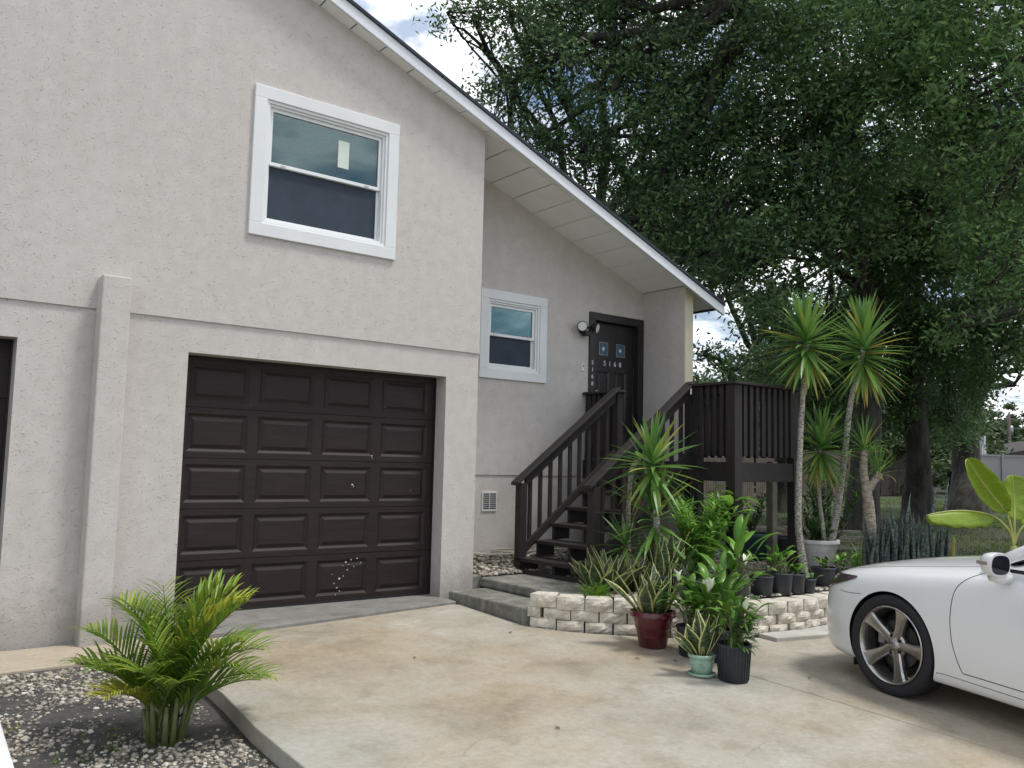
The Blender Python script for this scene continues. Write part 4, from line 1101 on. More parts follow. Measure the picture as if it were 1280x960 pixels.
# peace lilies
def lily(loc, label, n, h, mat='lilyleaf', potargs=None, flowers=0, LW=(.20, .07), spread=.7, cat='potted plant', name='potted_peace_lily', group=None, z0=None, zbase=None):
    t = empty(name, (loc[0], loc[1], zbase if zbase is not None else gz(loc[0], loc[1])), label, cat, group)
    if potargs: pot(t, *potargs[:4], **potargs[4]); z0 = potargs[2] - .03
    z0 = z0 or 0
    ms = MB(); ml = MB()
    for i in range(n):
        a = R_(0, 2 * PI); q = Vector((R_(-.05, .05), R_(-.05, .05), z0)); tilt = spread * R_(.1, 1); L = h * R_(.35, .9)
        e = PI / 2 - tilt * .6; m1 = q + Vector((math.cos(e) * math.cos(a), math.cos(e) * math.sin(a), math.sin(e))) * L * .5
        e2 = PI / 2 - tilt; m2 = m1 + Vector((math.cos(e2) * math.cos(a), math.cos(e2) * math.sin(a), math.sin(e2))) * L * .5
        ms.tube([q, m1, m2], [.004, .0035, .003], 4, caps=False)
        ml.ribbon(m2, a + R_(-.4, .4), e2 - R_(0, .6), LW[0] * R_(.75, 1.2), LW[1] * R_(.8, 1.2), R_(.6, 1.5), 'broad', 7, .28, 0, R_(-.3, .3))
    ms.build('stem', MAT['palmstem'], t, smooth=True); solid(ml.build('foliage', MAT[mat], t, smooth=True), .001)
    for k in range(flowers):
        a = -2.2 + R_(-1.3, 1.3); e = 1.25; q = Vector((0, 0, z0)); tip = q + Vector((math.cos(a) * .12, math.sin(a) * .12, h * R_(.75, 1.1)))
        mb = MB(); mb.tube([q, q.lerp(tip, .5) + Vector((0, 0, .02)), tip], .003, 5, caps=False); fs = mb.build('flower_stem', MAT['palmstem'], t, smooth=True)
        mb = MB(); mb.ribbon(tip, a, 1.2, .10, .05, .3, 'broad', 7, .6); mb.ribbon(tip, a + 2.2, 1.3, .09, .045, .1, 'broad', 7, .6); mb.tube([tip, tip + Vector((0, 0, .045))], .006, 6); solid(mb.build('flower', MAT['spathe'], fs, smooth=True), .001)
    return t
GL = 'potted lilies on the driveway'
p = gp(917, 851, -.165)
lily((p.x, p.y), 'leafy green plant in the ribbed black nursery pot standing furthest forward on the driveway', 22, .34, 'lilyleaf', (.098, .115, .245, MAT['potblack'], dict(rim=.006, rimh=.02, ribs=26)), 1, (.15, .05), .8, zbase=drive_z(p.x, p.y), name='potted_green_plant')
t_ = bpy.data.objects['potted_green_plant']
mb = MB()
for i in range(150):
    a = R_(-2.6, .6); z = R_(.22, .50); r = R_(.06, .13); mb.ribbon((r * math.cos(a), r * math.sin(a), z), a, R_(-.6, .5), R_(.05, .10), .025, .8, 'lance', 3, .2)
mb.build('fern_foliage', MAT['darkgreen'], t_)
p = gp(893, 826, -.145)
lily((p.x + .02, p.y), 'white-flowered peace lily in a black pot behind the ribbed black pot', 60, .40, 'lilyleaf', (.10, .12, .23, MAT['potblack'], dict(rim=.006, rimh=.02)), 2, (.19, .062), .9, zbase=drive_z(p.x, p.y))
p = gp(866, 820, -.14)
lily((p.x, p.y), 'white-flowered peace lily in a black pot between the red pot and the mint pot', 52, .34, 'lilyleaf', (.10, .12, .22, MAT['potblack'], dict(rim=.006, rimh=.02)), 3, (.17, .058), 1.0, zbase=drive_z(p.x, p.y))
p = gp(912, 806, -.13)
lily((p.x, p.y), 'tall light green lily clump with one arching leaf against the block wall', 30, .46, 'lilyleaf', (.10, .12, .22, MAT['potblack'], dict(rim=.006, rimh=.02)), 1, (.20, .066), .8, zbase=drive_z(p.x, p.y), name='potted_lily_clump')
p = inb(925, 748, .09)
lily((p.x, p.y), 'arching plant with long pale green leaves just behind the block wall', 12, .50, 'brightleaf', (.07, .09, .15, MAT['potblack'], dict(rim=.006, rimh=.02)), 0, (.30, .07), .9, name='potted_arching_plant')
p = inb(862, 748, .10)
lily((p.x, p.y), 'dark leafy plant in a black pot behind the wall below the bright shrub', 14, .22, 'darkgreen', (.08, .095, .16, MAT['potblack'], dict(rim=.006, rimh=.02)), 0, (.14, .04), .9, name='potted_dark_plant')
# nursery pots along the wall
GN = 'small black nursery pots behind the block wall'
spec = [(952, 744, .10, 'leftmost small black nursery pot in the row behind the block wall', 10, .24), (978, 744, .11, 'small black nursery pot of upright bright green leaves behind the wall', 26, .26),
        (1004, 746, .10, 'small black nursery pot with low pale green rosette leaves in the middle of the row', 16, .10), (1027, 747, .07, 'smallest black nursery pot with a tiny seedling in the row behind the wall', 7, .06),
        (1030, 734, .11, 'black nursery pot with dark spreading leaves in the back row below the yucca trunks', 14, .12), (1052, 734, .10, 'black nursery pot with a broad green leaf nearest the white car', 12, .16)]
for (u, v, r, lab, n, h) in spec:
    p = inb(u, v, r)
    r *= 1.12; lily((p.x, p.y), lab, n, h, 'brightleaf' if h > .2 else 'lilyleaf', (r * .8, r * .95, r * 1.55, MAT['potblack'], dict(rim=.005, rimh=.018)), 0, (.13 if h > .15 else .08, .038), 1.0, name='nursery_pot', group=None)
# spiky grass tufts
def tuft(loc, label, n, L, W=.012, mat='yuccaleaf'):
    t = empty('grass_tuft', (loc[0], loc[1], gz(loc[0], loc[1])), label, 'grass plant'); mb = MB()
    for i in range(n):
        a = R_(0, 6.283); mb.ribbon((R_(-.05, .05), R_(-.05, .05), 0), a, R_(.7, 1.4), L * R_(.6, 1.1), W, R_(.8, 1.8), 'yucca', 6, .2)
    mb.build('foliage', MAT[mat], t); return t
p = gp(1074, 716, .15); tuft((p.x, p.y), 'spidery green grass tuft left of the forked dracaena trunk', 70, .50)
p = gp(1108, 716, .15); tuft((p.x + .3, p.y + .1), 'spidery green grass tuft between the forked trunk and the blue-green snake plants', 60, .50)
# blue green snake plant clump behind the car
SC = empty('snake_plant_clump', (6.75, -2.25, gz(6.75, -2.25)), 'tall blue-green banded snake plant clump behind the bonnet of the white car', 'plant')
mb = MB()
for i in range(120):
    s = R_(-.42, .42); q = (s * .83 + R_(-.1, .1), -s * .48 + R_(-.1, .1), 0)
    mb.ribbon(q, R_(0, 6.28), PI / 2 - R_(0, .18), R_(.42, .82) * (1.05 - .6 * abs(s)), R_(.045, .062), R_(-.1, .25), 'snake', 8, .45, 0, R_(-1, 1))
for (s, L) in ((.22, 1.0), (.36, 1.06), (-.08, .92)): mb.ribbon((s * .83, -s * .48, 0), 0, PI / 2 - .22, L, .06, .1, 'snake', 8, .45, 0, .6)
solid(mb.build('foliage', MAT['snakeblue'], SC, smooth=True))
mb = MB(); mb.ribbon((.42, -.26, 0), .3, 1.3, .46, .05, .2, 'snake', 8, .4); solid(mb.build('pale_leaf', MAT['dryleaf'], SC, smooth=True))
# banana
dn = 8.9; jb = at(1267, 682, dn)
BN = empty('banana_plant', (jb.x, jb.y, gz(jb.x, jb.y)), 'young banana plant with broad bright yellow-green leaves behind the white car', 'banana plant')
bo = Vector((jb.x, jb.y, gz(jb.x, jb.y)))
MAT['banana'] = snakemat('banana_leaf', (.24, .36, .03), (.29, .42, .035), (.25, .37, .03), .01, trans=.35)
MAT['bananaU'] = MAT['banana']
mb = MB(); mb.tube([Vector((0, 0, -.03)), Vector((0, 0, .3)), jb - bo], [.05, .045, .032], 10); mb.build('stem', MAT['brightstem'] if 'brightstem' in MAT else simple('banana_stem', (.30, .36, .10), .5, .2), BN, smooth=True)
bstem = simple('banana_midrib', (.38, .40, .12), .5, .15)
def banana_leaf(pts, W, roll, side=None, fold=.35):
    """pts world polyline of the midrib, first ones are the stalk; leaf from index 2 on"""
    P_ = [Vector(q) for q in pts]
    # smooth
    f = []
    for i in range(len(P_) - 1):
        for k in range(6):
            s = k / 6; p0, p1, p2, p3 = P_[max(i - 1, 0)], P_[i], P_[i + 1], P_[min(i + 2, len(P_) - 1)]
            f.append(.5 * ((2 * p1) + (-p0 + p2) * s + (2 * p0 - 5 * p1 + 4 * p2 - p3) * s * s + (-p0 + 3 * p1 - 3 * p2 + p3) * s ** 3))
    f.append(P_[-1]); n0 = 12 if len(P_) > 3 else 6
    mb = MB(); mb.tube([q - bo for q in f], [.016 * (1 - .75 * i / len(f)) for i in range(len(f))], 6); lf = mb.build('leaf_stalk', bstem, BN, smooth=True)
    L = f[n0:]; n = len(L) - 1; mb = MB(); cols = 8
    for i, q in enumerate(L):
        t = i / n; d = (L[min(i + 1, n)] - L[max(i - 1, 0)]).normalized()
        sd = d.cross(Vector((math.sin(roll), 0, math.cos(roll)))).normalized() if side is None else (Vector(side) - d * d.dot(Vector(side))).normalized(); nn = sd.cross(d)
        w = W / 2 * max(0, math.sin(PI * (.03 + .95 * t))) ** .55 + .002
        for c in range(cols + 1):
            x = (c / cols - .5) * 2
            lift = abs(x) ** 1.15 * fold * w + .012 * math.sin(t * 26 + x * 3) * abs(x)
            mb.v.append(tuple(q - bo + sd * (w * x) + nn * lift))
    for i in range(n):
        for c in range(cols):
            o = i * (cols + 1) + c; mb.face([o, o + 1, o + cols + 2, o + cols + 1], 0, [(c / cols, i / n), ((c + 1) / cols, i / n), ((c + 1) / cols, (i + 1) / n), (c / cols, (i + 1) / n)])
    solid(mb.build('leaf', MAT['banana'], lf, smooth=True), .001)
banana_leaf([jb, at(1262, 664, dn), at(1243, 646, dn), at(1215, 639, dn - .1), at(1185, 639, dn - .15), at(1158, 644, dn - .2)], .17, 0, side=(-.6, -.8, 0), fold=1.9)
banana_leaf([jb, at(1264, 660, dn), at(1257, 640, dn), at(1240, 618, dn), at(1225, 598, dn), at(1209, 573, dn)], .26, 1.2, side=(.6, -.75, .35), fold=.9)
banana_leaf([jb, at(1268, 665, dn), at(1268, 650, dn), at(1268, 632, dn + .05), at(1267, 614, dn + .1), at(1265, 594, dn + .12)], .34, 1.5, side=(.8, -.6, 0))
banana_leaf([jb, at(1272, 668, dn), at(1280, 657, dn), at(1292, 652, dn + .05), at(1306, 655, dn + .1), at(1320, 662, dn + .12)], .22, .1)

# small clumping palm in the left bed
PB = Vector((-.70, -2.22, gz(-.7, -2.22)))
PM = empty('clumping_palm', PB, 'small bushy areca palm with some yellow fronds in the pebbled bed at lower left', 'palm')
mb = MB()
for i in range(11):
    a = R_(0, 6.28); q = Vector((.07 * math.cos(a), .07 * math.sin(a), -.02)); e = PI / 2 - R_(.05, .3)
    mb.tube([q, q + Vector((math.cos(e) * math.cos(a), math.cos(e) * math.sin(a), math.sin(e))) * R_(.2, .34)], [.018, .010], 7)
mb.build('stem', MAT['palmstem'], PM, smooth=True)
def frond(az, el, L, droop, ll, mat, yaw=0.0, base=(0, 0, .1), tw=0):
    mb = MB(); q = Vector(base); pts = [q.copy()]; n = 30; dirs = []
    for i in range(n):
        t = i / n; e = el - droop * t ** 1.6; a = az + yaw * t; d = Vector((math.cos(e) * math.cos(a), math.cos(e) * math.sin(a), math.sin(e))); dirs.append((d, a, e)); q = q + d * (L / n); pts.append(q.copy())
    mb.tube(pts, [.006 * (1 - .8 * i / n) + .001 for i in range(n + 1)], 5)
    for i in range(6, n):
        for h in (0,):
            t = (i + h) / n; d, a, e = dirs[i]; pp = pts[i].lerp(pts[i + 1], h)
            l = 1.18 * ll * math.sin(PI * min(1, (t - .18) / .85 * .86 + .10)) ** .7 * R_(.85, 1.1)
            sd = Vector((-math.sin(a), math.cos(a), 0)); up = d.cross(sd)
            for s in (-1, 1):
                v = (d * .75 + sd * s * .75 + up * R_(.25, .5)).normalized()
                aa = math.atan2(v.y, v.x); ee = math.asin(max(-1, min(1, v.z)))
                mb.ribbon(pp, aa, ee, l, .0155, R_(.5, 1.3), 'yucca', 5, .35, 1, 0)
    return mb.build('frond', [MAT['palmstem'], MAT[mat]], PM)
toright = math.atan2(-rgt.y, -rgt.x)
A_R = math.atan2(rgt.y, rgt.x)          # towards the right of the photograph
FR = [(A_R + 3.05, 1.05, .80, 1.0, .24, 'palmleaf'), (A_R + 2.8, 1.25, .85, .8, .25, 'palmleaf'), (A_R + 3.3, .85, .72, 1.0, .23, 'palmleaf'), (A_R + 3.35, .85, .52, 1.5, .17, 'palmyellow'), (A_R + 2.95, 1.2, .9, .9, .24, 'palmleaf'), (A_R + 2.6, 1.35, .8, .9, .24, 'palmleaf'), (A_R + .2, 1.4, .95, .6, .25, 'palmleaf'), (A_R + .1, 1.25, 1.0, .9, .26, 'palmleaf'), (A_R - .3, 1.15, .8, 1.2, .24, 'palmleaf'), (A_R + 1.8, 1.4, .75, .5, .24, 'palmleaf'),
      (A_R + 2.2, 1.4, .86, .6, .24, 'palmleaf'), (A_R + .3, 1.30, .98, .75, .26, 'palmleaf'), (A_R + .15, 1.30, 1.0, 1.2, .24, 'palmyellow'), (A_R - .1, 1.0, .78, 1.3, .24, 'palmleaf'),
      (A_R + .05, .80, .80, 1.3, .22, 'palmleaf'), (A_R - .35, .95, .70, 1.1, .22, 'palmleaf'), (A_R - .9, 1.0, .60, 1.0, .22, 'palmleaf'), (A_R - 1.7, 1.05, .62, 1.1, .22, 'palmleaf'),
      (A_R - 2.5, 1.0, .62, 1.1, .22, 'palmleaf'), (A_R + 1.3, 1.15, .80, .7, .23, 'palmleaf'), (A_R + .7, 1.2, .78, .8, .24, 'palmleaf'), (A_R - 2.0, .75, .5, 1.1, .19, 'palmyellow'),
      (A_R + 3.0, 1.35, .62, .5, .22, 'palmleaf'), (A_R - .2, 1.35, .62, .7, .22, 'palmleaf'), (A_R + .35, .65, .62, 1.0, .2, 'palmleaf'), (A_R - 1.2, 1.3, .66, .8, .23, 'palmleaf')]
random.seed(21)
for f_ in FR: frond(f_[0], min(1.5, f_[1] + .14), f_[2] * .82, *f_[3:], base=(R_(-.05, .05), R_(-.05, .05), R_(.03, .12)))
# low weeds
mb = MB()
for i in range(900):
    x, y = R_(-2.4, -.4), R_(-4.2, -.8)
    if clump(x, y, 2.3, 2.1) < .5: continue
    z = gz(x, y)
    for k in range(5): mb.ribbon((x + R_(-.02, .02), y + R_(-.02, .02), z), R_(0, 6.28), R_(.1, .9), R_(.02, .05), .010, .6, 'lance', 2, .2)
tag(mb.build('weeds', MAT['grassblade']), 'low green weeds among the pebbles of the left bed', 'weeds', kind='stuff')
mb = MB(); 
for (u, v) in ((5, 955), (2, 905), (0, 865)): pass
mb.hexa([(-1.60, -4.5, -.40), (-1.53, -4.5, -.40), (-1.34, -1.05, -.24), (-1.41, -1.05, -.24)], [(-1.60, -4.5, -.20), (-1.53, -4.5, -.20), (-1.34, -1.05, -.12), (-1.41, -1.05, -.12)])
tag(mb.build('bed_edging', MAT['trim'], bevel=.01), 'white edging board along the left side of the pebble bed', 'edging')
# hose
hp = [(2.85, .60, .62), (2.9, .62, .5), (3.0, .55, .36), (3.2, .40, .325), (3.45, .32, .32), (3.7, .40, .32), (3.78, .55, .33), (3.62, .62, .34), (3.45, .56, .34), (3.5, .42, .335), (3.75, .34, .33), (4.1, .42, .33), (4.5, .5, .32)]
hp = [Vector(q) for q in hp]; f = []
for i in range(len(hp) - 1):
    for k in range(8):
        s = k / 8; p0, p1, p2, p3 = hp[max(i - 1, 0)], hp[i], hp[i + 1], hp[min(i + 2, len(hp) - 1)]
        f.append(.5 * ((2 * p1) + (-p0 + p2) * s + (2 * p0 - 5 * p1 + 4 * p2 - p3) * s * s + (-p0 + 3 * p1 - 3 * p2 + p3) * s ** 3))
mb = MB(); mb.tube(f, .011, 8); tag(mb.build('garden_hose', MAT['hose'], smooth=True), 'pale garden hose coiled on the gravel at the foot of the recessed wall', 'hose')
# things stored under and behind the deck
p = gp(939, 700, .15)
t = empty('potted_shrub', (p.x, p.y, gz(p.x, p.y)), 'blue-green plastic pot with a dark shrub under the porch deck', 'potted plant')
pot(t, .20, .27, .32, MAT['potblue'], .012, .03)
shrub('', 0, '', '', 10, .55, .7, .10, .03, 'darkgreen', 18, parent=t, z0=.28)
p = gp(1000, 712, .15)
t = empty('nursery_pot', (7.0, -.55, gz(7, -.55)), 'large empty black pot under the right side of the deck', 'pot'); pot(t, .14, .18, .30, MAT['potblack'])
t = empty('lumber_pile', (8.6, .9, gz(8.6, .9)), 'pile of grey weathered boards and sticks beyond the deck', 'lumber')
for i in range(12):
    mb = MB(); x, y, z = R_(-.2, .2), R_(-.5, .5), .04 + .045 * (i // 2); a = -.75 + R_(-.15, .15); L = R_(.8, 1.3)
    c, s = math.cos(a), math.sin(a); dx, dy = c * L, s * L; wx, wy = -s * .07, c * .07
    mb.hexa([(x - dx, y - dy, z), (x + dx, y + dy, z), (x + dx + wx, y + dy + wy, z), (x - dx + wx, y - dy + wy, z)], [(x - dx, y - dy, z + .03), (x + dx, y + dy, z + .03), (x + dx + wx, y + dy + wy, z + .03), (x - dx + wx, y - dy + wy, z + .03)])
    mb.build('board', simple('weathered_board', (.26, .24, .21), .9, .3, 9) if i == 0 else bpy.data.materials['weathered_board'], t)
mb = MB(); 
for i in range(60):
    x, y = R_(-.5, .6), R_(-1.1, -.1); a = R_(0, 6.28); e = R_(-.2, .9); L = R_(.2, .6)
    mb.tube([(x, y, .05 + R_(0, .2)), (x + L * math.cos(a) * math.cos(e), y + L * math.sin(a) * math.cos(e), .08 + L * abs(math.sin(e)))], .008, 4)
mb.build('sticks', simple('dry_stick', (.22, .15, .10), .9, .3, 9), t)
mb = MB(); b = gp(965, 708, .15); zt_ = 1.40
q0 = at(964, 577, depth_of(b))
mb.box(-.045, .045, -.045, .045, -.05, q0.z - b.z); 
o = mb.build('timber_post', simple('bare_timber', (.17, .16, .12), .85, .25, 10), bevel=.004); o.location = (b.x, b.y, b.z); tag(o, 'bare grey-green square timber post standing behind the deck front', 'post')

mb = MB()
for (u, v) in ((833, 808), (842, 826), (800, 826), (1010, 842), (640, 800), (700, 905), (615, 776), (520, 830)):
    p = gp(u, v, -.14); z = drive_z(p.x, p.y); a = R_(0, 6.28)
    mb.ribbon((p.x, p.y, z + .004), a, R_(.05, .3), R_(.03, .065), R_(.012, .022), .5, 'broad', 4, R_(.2, .6), 0, R_(-.6, .6))
tag(mb.build('dead_leaves', simple('dry_brown_leaf', (.13, .07, .035), .8, .3, 30)), 'few dry brown leaves lying on the driveway', 'dead leaves', kind='stuff')
# ------------------------------------------------------------------ car
from mathutils.bvhtree import BVHTree
hd = rad(12.0); tl = .045 * math.cos(hd)
CF = Vector((math.sin(hd), math.cos(hd), tl)).normalized(); CL = Vector((-math.cos(hd), math.sin(hd), .009)).normalized(); CU = CF.cross(CL)
CO = Vector((3.396, -3.881, -.197)) - CL * .885
CAR = empty('parked_car', (0, 0, 0), 'white sedan with five-spoke alloy wheels parked nose-in at the right edge of the driveway', 'car')
CAR.matrix_world = Matrix(((CF.x, CL.x, CU.x, CO.x), (CF.y, CL.y, CU.y, CO.y), (CF.z, CL.z, CU.z, CO.z), (0, 0, 0, 1)))
m, nt, p_, out = new_mat('white_car_paint')
p_.inputs['Base Color'].default_value = (.80, .81, .82, 1); p_.inputs['Roughness'].default_value = .32; p_.inputs['Coat Weight'].default_value = .9; p_.inputs['Coat Roughness'].default_value = .03
PAINT = m
CB = simple('car_black_trim', (.012, .012, .014), .45, .1)
RUB = simple('tyre_rubber', (.016, .017, .020), .75, .15, 20, .1, 60)
ALLOY = simple('alloy', (.42, .40, .38), .25, .12, 9, metal=.9)
TINT = simple('car_window_tint', (.012, .016, .02), .04, .05, spec=.8)
ST = [  # X, halfwidth, bottom, shoulder, centre top
    (.83, .40, .24, .56, .60), (.80, .58, .20, .60, .66), (.72, .72, .17, .655, .72), (.58, .815, .15, .70, .775), (.42, .868, .145, .735, .815), (.18, .893, .15, .785, .87),
    (-.10, .90, .16, .825, .915), (-.40, .90, .165, .868, .955), (-.66, .898, .165, .902, .985), (-.90, .898, .165, .918, .98), (-1.5, .90, .165, .928, .97), (-2.3, .90, .165, .940, .97),
    (-2.73, .90, .17, .955, .98), (-3.2, .885, .19, .965, 1.0), (-3.55, .84, .22, .95, .99), (-3.74, .72, .28, .90, .93), (-3.79, .55, .34, .84, .86)]
mb = MB(); rings = []
for (X_, w_, zb_, ze_, zc_) in ST:
    half = [(0, zb_), (w_ * .55, zb_), (w_ - .10, zb_), (w_ - .035, zb_ + .012), (w_ - .018, zb_ + .06), (w_ - .012, zb_ + .11), (w_ + .0, zb_ + .20), (w_ + .006, .55 * ze_ + .02), (w_ - .002, ze_ - .16), (w_ - .022, ze_ - .075), (w_ - .065, ze_ - .012), (w_ - .14, ze_ + .02),
            (w_ * .70, ze_ + (zc_ - ze_) * .52), (w_ * .38, ze_ + (zc_ - ze_) * .88), (0, zc_)]
    full = half + [(-y, z) for y, z in half[-2:0:-1]]
    b = len(mb.v); mb.v += [(X_, y, z) for y, z in full]; rings.append(b)
n = len(full)
for a, b in zip(rings[:-1], rings[1:]):
    for k in range(n): mb.face([a + k, b + k, b + (k + 1) % n, a + (k + 1) % n])
mb.face([rings[0] + k for k in range(n)]); mb.face([rings[-1] + k for k in reversed(range(n))])
body = mb.build('body', [PAINT, CB], CAR, smooth=True)
ss = body.modifiers.new('s', 'SUBSURF'); ss.levels = ss.render_levels = 2
def bake(o, keep_mats=True):
    bpy.context.view_layer.update()
    dg = bpy.context.evaluated_depsgraph_get()
    me = bpy.data.meshes.new_from_object(o.evaluated_get(dg))
    o.modifiers.clear(); o.data = me
bake(body)
cut = MB()
for X_ in (0, -2.73):
    for s in (1, -1):
        b = len(cut.v); nn = 64; r = .348
        for yy in (.60, 1.2):
            for k in range(nn):
                a = 2 * PI * k / nn; cut.v.append((X_ + r * math.cos(a), s * yy, .322 + r * math.sin(a)))
        for k in range(nn): cut.face([b + k, b + (k + 1) % nn, b + nn + (k + 1) % nn, b + nn + k], 1)
        cut.face([b + k for k in range(nn)], 1); cut.face([b + nn + k for k in range(nn)], 1)
co = cut.build('cutter', [PAINT, CB], CAR)
bm = bmesh.new(); bm.from_mesh(co.data); bmesh.ops.recalc_face_normals(bm, faces=bm.faces); bm.to_mesh(co.data); bm.free()
bm = bmesh.new(); bm.from_mesh(body.data); bmesh.ops.recalc_face_normals(bm, faces=bm.faces); bm.to_mesh(body.data); bm.free()
body.data.polygons.foreach_set('use_smooth', [True] * len(body.data.polygons))
bl = body.modifiers.new('b', 'BOOLEAN'); bl.operation = 'DIFFERENCE'; bl.object = co; bl.solver = 'EXACT'
bake(body); bpy.data.objects.remove(co)
es = body.modifiers.new('e', 'EDGE_SPLIT'); es.split_angle = rad(38)
tree_ = BVHTree.FromPolygons([v.co.copy() for v in body.data.vertices], [tuple(p.vertices) for p in body.data.polygons])
def hit_side(X_, Z_, off=.0):
    h = tree_.ray_cast(Vector((X_, 1.6, Z_)), Vector((0, -1, 0)))
    return (h[0] + h[1] * off) if h[0] is not None else None
def hit_top(X_, Y_, off=.0):
    h = tree_.ray_cast(Vector((X_, Y_, 2)), Vector((0, 0, -1)))
    return (h[0] + h[1] * off) if h[0] is not None else None
def hit_dir(src, d, off=0.0):
    h = tree_.ray_cast(Vector(src), Vector(d).normalized()); return (h[0] + h[1] * off) if h[0] is not None else None
def dens(pts, k=8):
    P_ = [Vector((*q, 0)) for q in pts]; f = []
    for i in range(len(P_) - 1):
        for j in range(k):
            s = j / k; p0, p1, p2, p3 = P_[max(i - 1, 0)], P_[i], P_[i + 1], P_[min(i + 2, len(P_) - 1)]
            f.append(.5 * ((2 * p1) + (-p0 + p2) * s + (2 * p0 - 5 * p1 + 4 * p2 - p3) * s * s + (-p0 + 3 * p1 - 3 * p2 + p3) * s ** 3))
    f.append(P_[-1]); return f
def seam(name, pts, fn, r=.0032, mat=CB, off=-.0012):
    q = [fn(a.x, a.y, off) for a in dens(pts)]; q = [a for a in q if a is not None]
    mb = MB(); mb.tube(q, r, 6); return mb.build(name, mat, CAR, smooth=True)
seam('door_gap', [(-.66, .91), (-.555, .86), (-.49, .80), (-.462, .72), (-.455, .58), (-.475, .44), (-.53, .30), (-.56, .285)], hit_side)
seam('door_gap', [(-.56, .285), (-.9, .283), (-1.3, .282), (-1.62, .285)], hit_side)
seam('door_gap', [(-1.62, .285), (-1.64, .6), (-1.66, .90)], hit_side)
seam('skirt_gap', [(-.352, .235), (-.42, .245), (-.9, .238), (-1.6, .235)], hit_side, .0025)
seam('bumper_gap', [(.47, .60), (.38, .598), (.25, .612)], hit_side, .0025)
seam('bonnet_gap', [(.44, .69), (.25, .725), (-.1, .735), (-.4, .72), (-.66, .68)], hit_top)
seam('bonnet_gap', [(.44, -.69), (.25, -.725), (-.1, -.735), (-.4, -.72), (-.66, -.68)], hit_top)
# headlights wrap round the corners
HL = simple('headlight_lens', (.05, .035, .035), .06, .4, 30, spec=.8)
for s in (1, -1):
    mb = MB(); nu, nv = 10, 6; ok = True; g_ = []
    for i in range(nu + 1):
        row = []
        for j in range(nv + 1):
            u, v = i / nu, j / nv
            ang = rad(56 - 66 * u)                      # around the corner
            zt_ = .715 - .065 * u; zb_ = .705 - .14 * min(1, u * 2.2) ** .8
            z = zb_ + (zt_ - zb_) * v
            c_ = Vector((.05 + .22 * u, s * (.42 - .05 * u), z)); d = Vector((math.cos(ang), s * math.sin(ang), 0))
            h = tree_.ray_cast(c_ + d * 1.5, -d)
            row.append(len(mb.v)); q = h[0] + h[1] * .004 if h[0] is not None else c_ + d * .4; mb.v.append(tuple(q))
        g_.append(row)
    for i in range(nu):
        for j in range(nv): mb.face([g_[i][j], g_[i + 1][j], g_[i + 1][j + 1], g_[i][j + 1]])
    o = mb.build('headlight', HL, CAR, smooth=True); solid(o, .006)
mb = MB(); mb.box(.80, .845, -.34, .34, .30, .52); gr = mb.build('grille', CB, CAR, bevel=.02)
# cabin
CS = [(-.70, .74, .955, .40, .985), (-.98, .80, .94, .66, 1.16), (-1.42, .82, .93, .60, 1.375), (-1.9, .83, .93, .585, 1.415), (-2.35, .83, .94, .575, 1.40), (-2.85, .80, .95, .60, 1.22), (-3.25, .70, .97, .52, 1.02)]
mb = MB(); rings = []
for (X_, w_, zb_, wt, zt_) in CS:
    half = [(0, zb_ - .05), (w_, zb_ - .04), (w_, zb_), ((w_ + wt) / 2 + .025, (zb_ + zt_) / 2), (wt + .01, zt_ - .03), (wt - .06, zt_), (0, zt_ + .02)]
    full = half + [(-y, z) for y, z in half[-2:0:-1]]
    b = len(mb.v); mb.v += [(X_, y, z) for y, z in full]; rings.append(b)
n = len(full)
for a, b in zip(rings[:-1], rings[1:]):
    for k in range(n): mb.face([a + k, b + k, b + (k + 1) % n, a + (k + 1) % n])
mb.face([rings[0] + k for k in range(n)]); mb.face([rings[-1] + k for k in reversed(range(n))])
cabin = mb.build('window_glass', TINT, CAR, smooth=True); s2 = cabin.modifiers.new('s', 'SUBSURF'); s2.levels = s2.render_levels = 2
mb = MB(); g_ = []
for X_, w_, z_ in ((-1.36, .52, 1.385), (-1.5, .56, 1.412), (-1.9, .57, 1.437), (-2.35, .565, 1.425), (-2.6, .55, 1.37)):
    row = []
    for k in range(9):
        y_ = (k / 8 - .5) * 2 * w_; row.append(len(mb.v)); mb.v.append((X_, y_, z_ + .012 * (1 - (y_ / w_) ** 2) - .03 * abs(y_ / w_) ** 5))
    g_.append(row)
for i in range(4):
    for j in range(8): mb.face([g_[i][j], g_[i][j + 1], g_[i + 1][j + 1], g_[i + 1][j]])
ro = mb.build('roof', PAINT, CAR, smooth=True); solid(ro, .03)
for s in (1, -1):
    mb = MB(); mb.tube([(-.60, s * .775, .93), (-.80, s * .772, 1.03), (-1.10, s * .715, 1.205), (-1.40, s * .635, 1.365), (-1.7, s * .595, 1.425), (-2.2, s * .59, 1.425), (-2.6, s * .60, 1.34), (-3.0, s * .66, 1.13), (-3.3, s * .70, .97)], [.026, .036, .036, .034, .034, .034, .04, .06, .06], 10)
    mb.build('roof_pillar', PAINT, CAR, smooth=True)
    mb = MB(); mb.box(-1.72, -1.68, s * .70 - .02, s * .70 + .10 * s, .94, 1.30); 
    mb = MB(); mb.tube([(-.78, s * .838, .935), (-1.2, s * .85, .945), (-2.0, s * .853, .955), (-2.9, s * .84, .97)], .012, 6); mb.build('window_seal', CB, CAR, smooth=True)
    mb = MB(); mb.tube([(-1.74, s * .83, .94), (-1.76, s * .70, 1.25), (-1.77, s * .62, 1.38)], .03, 6); mb.build('door_pillar', CB, CAR, smooth=True)
mb = MB(); rows = []
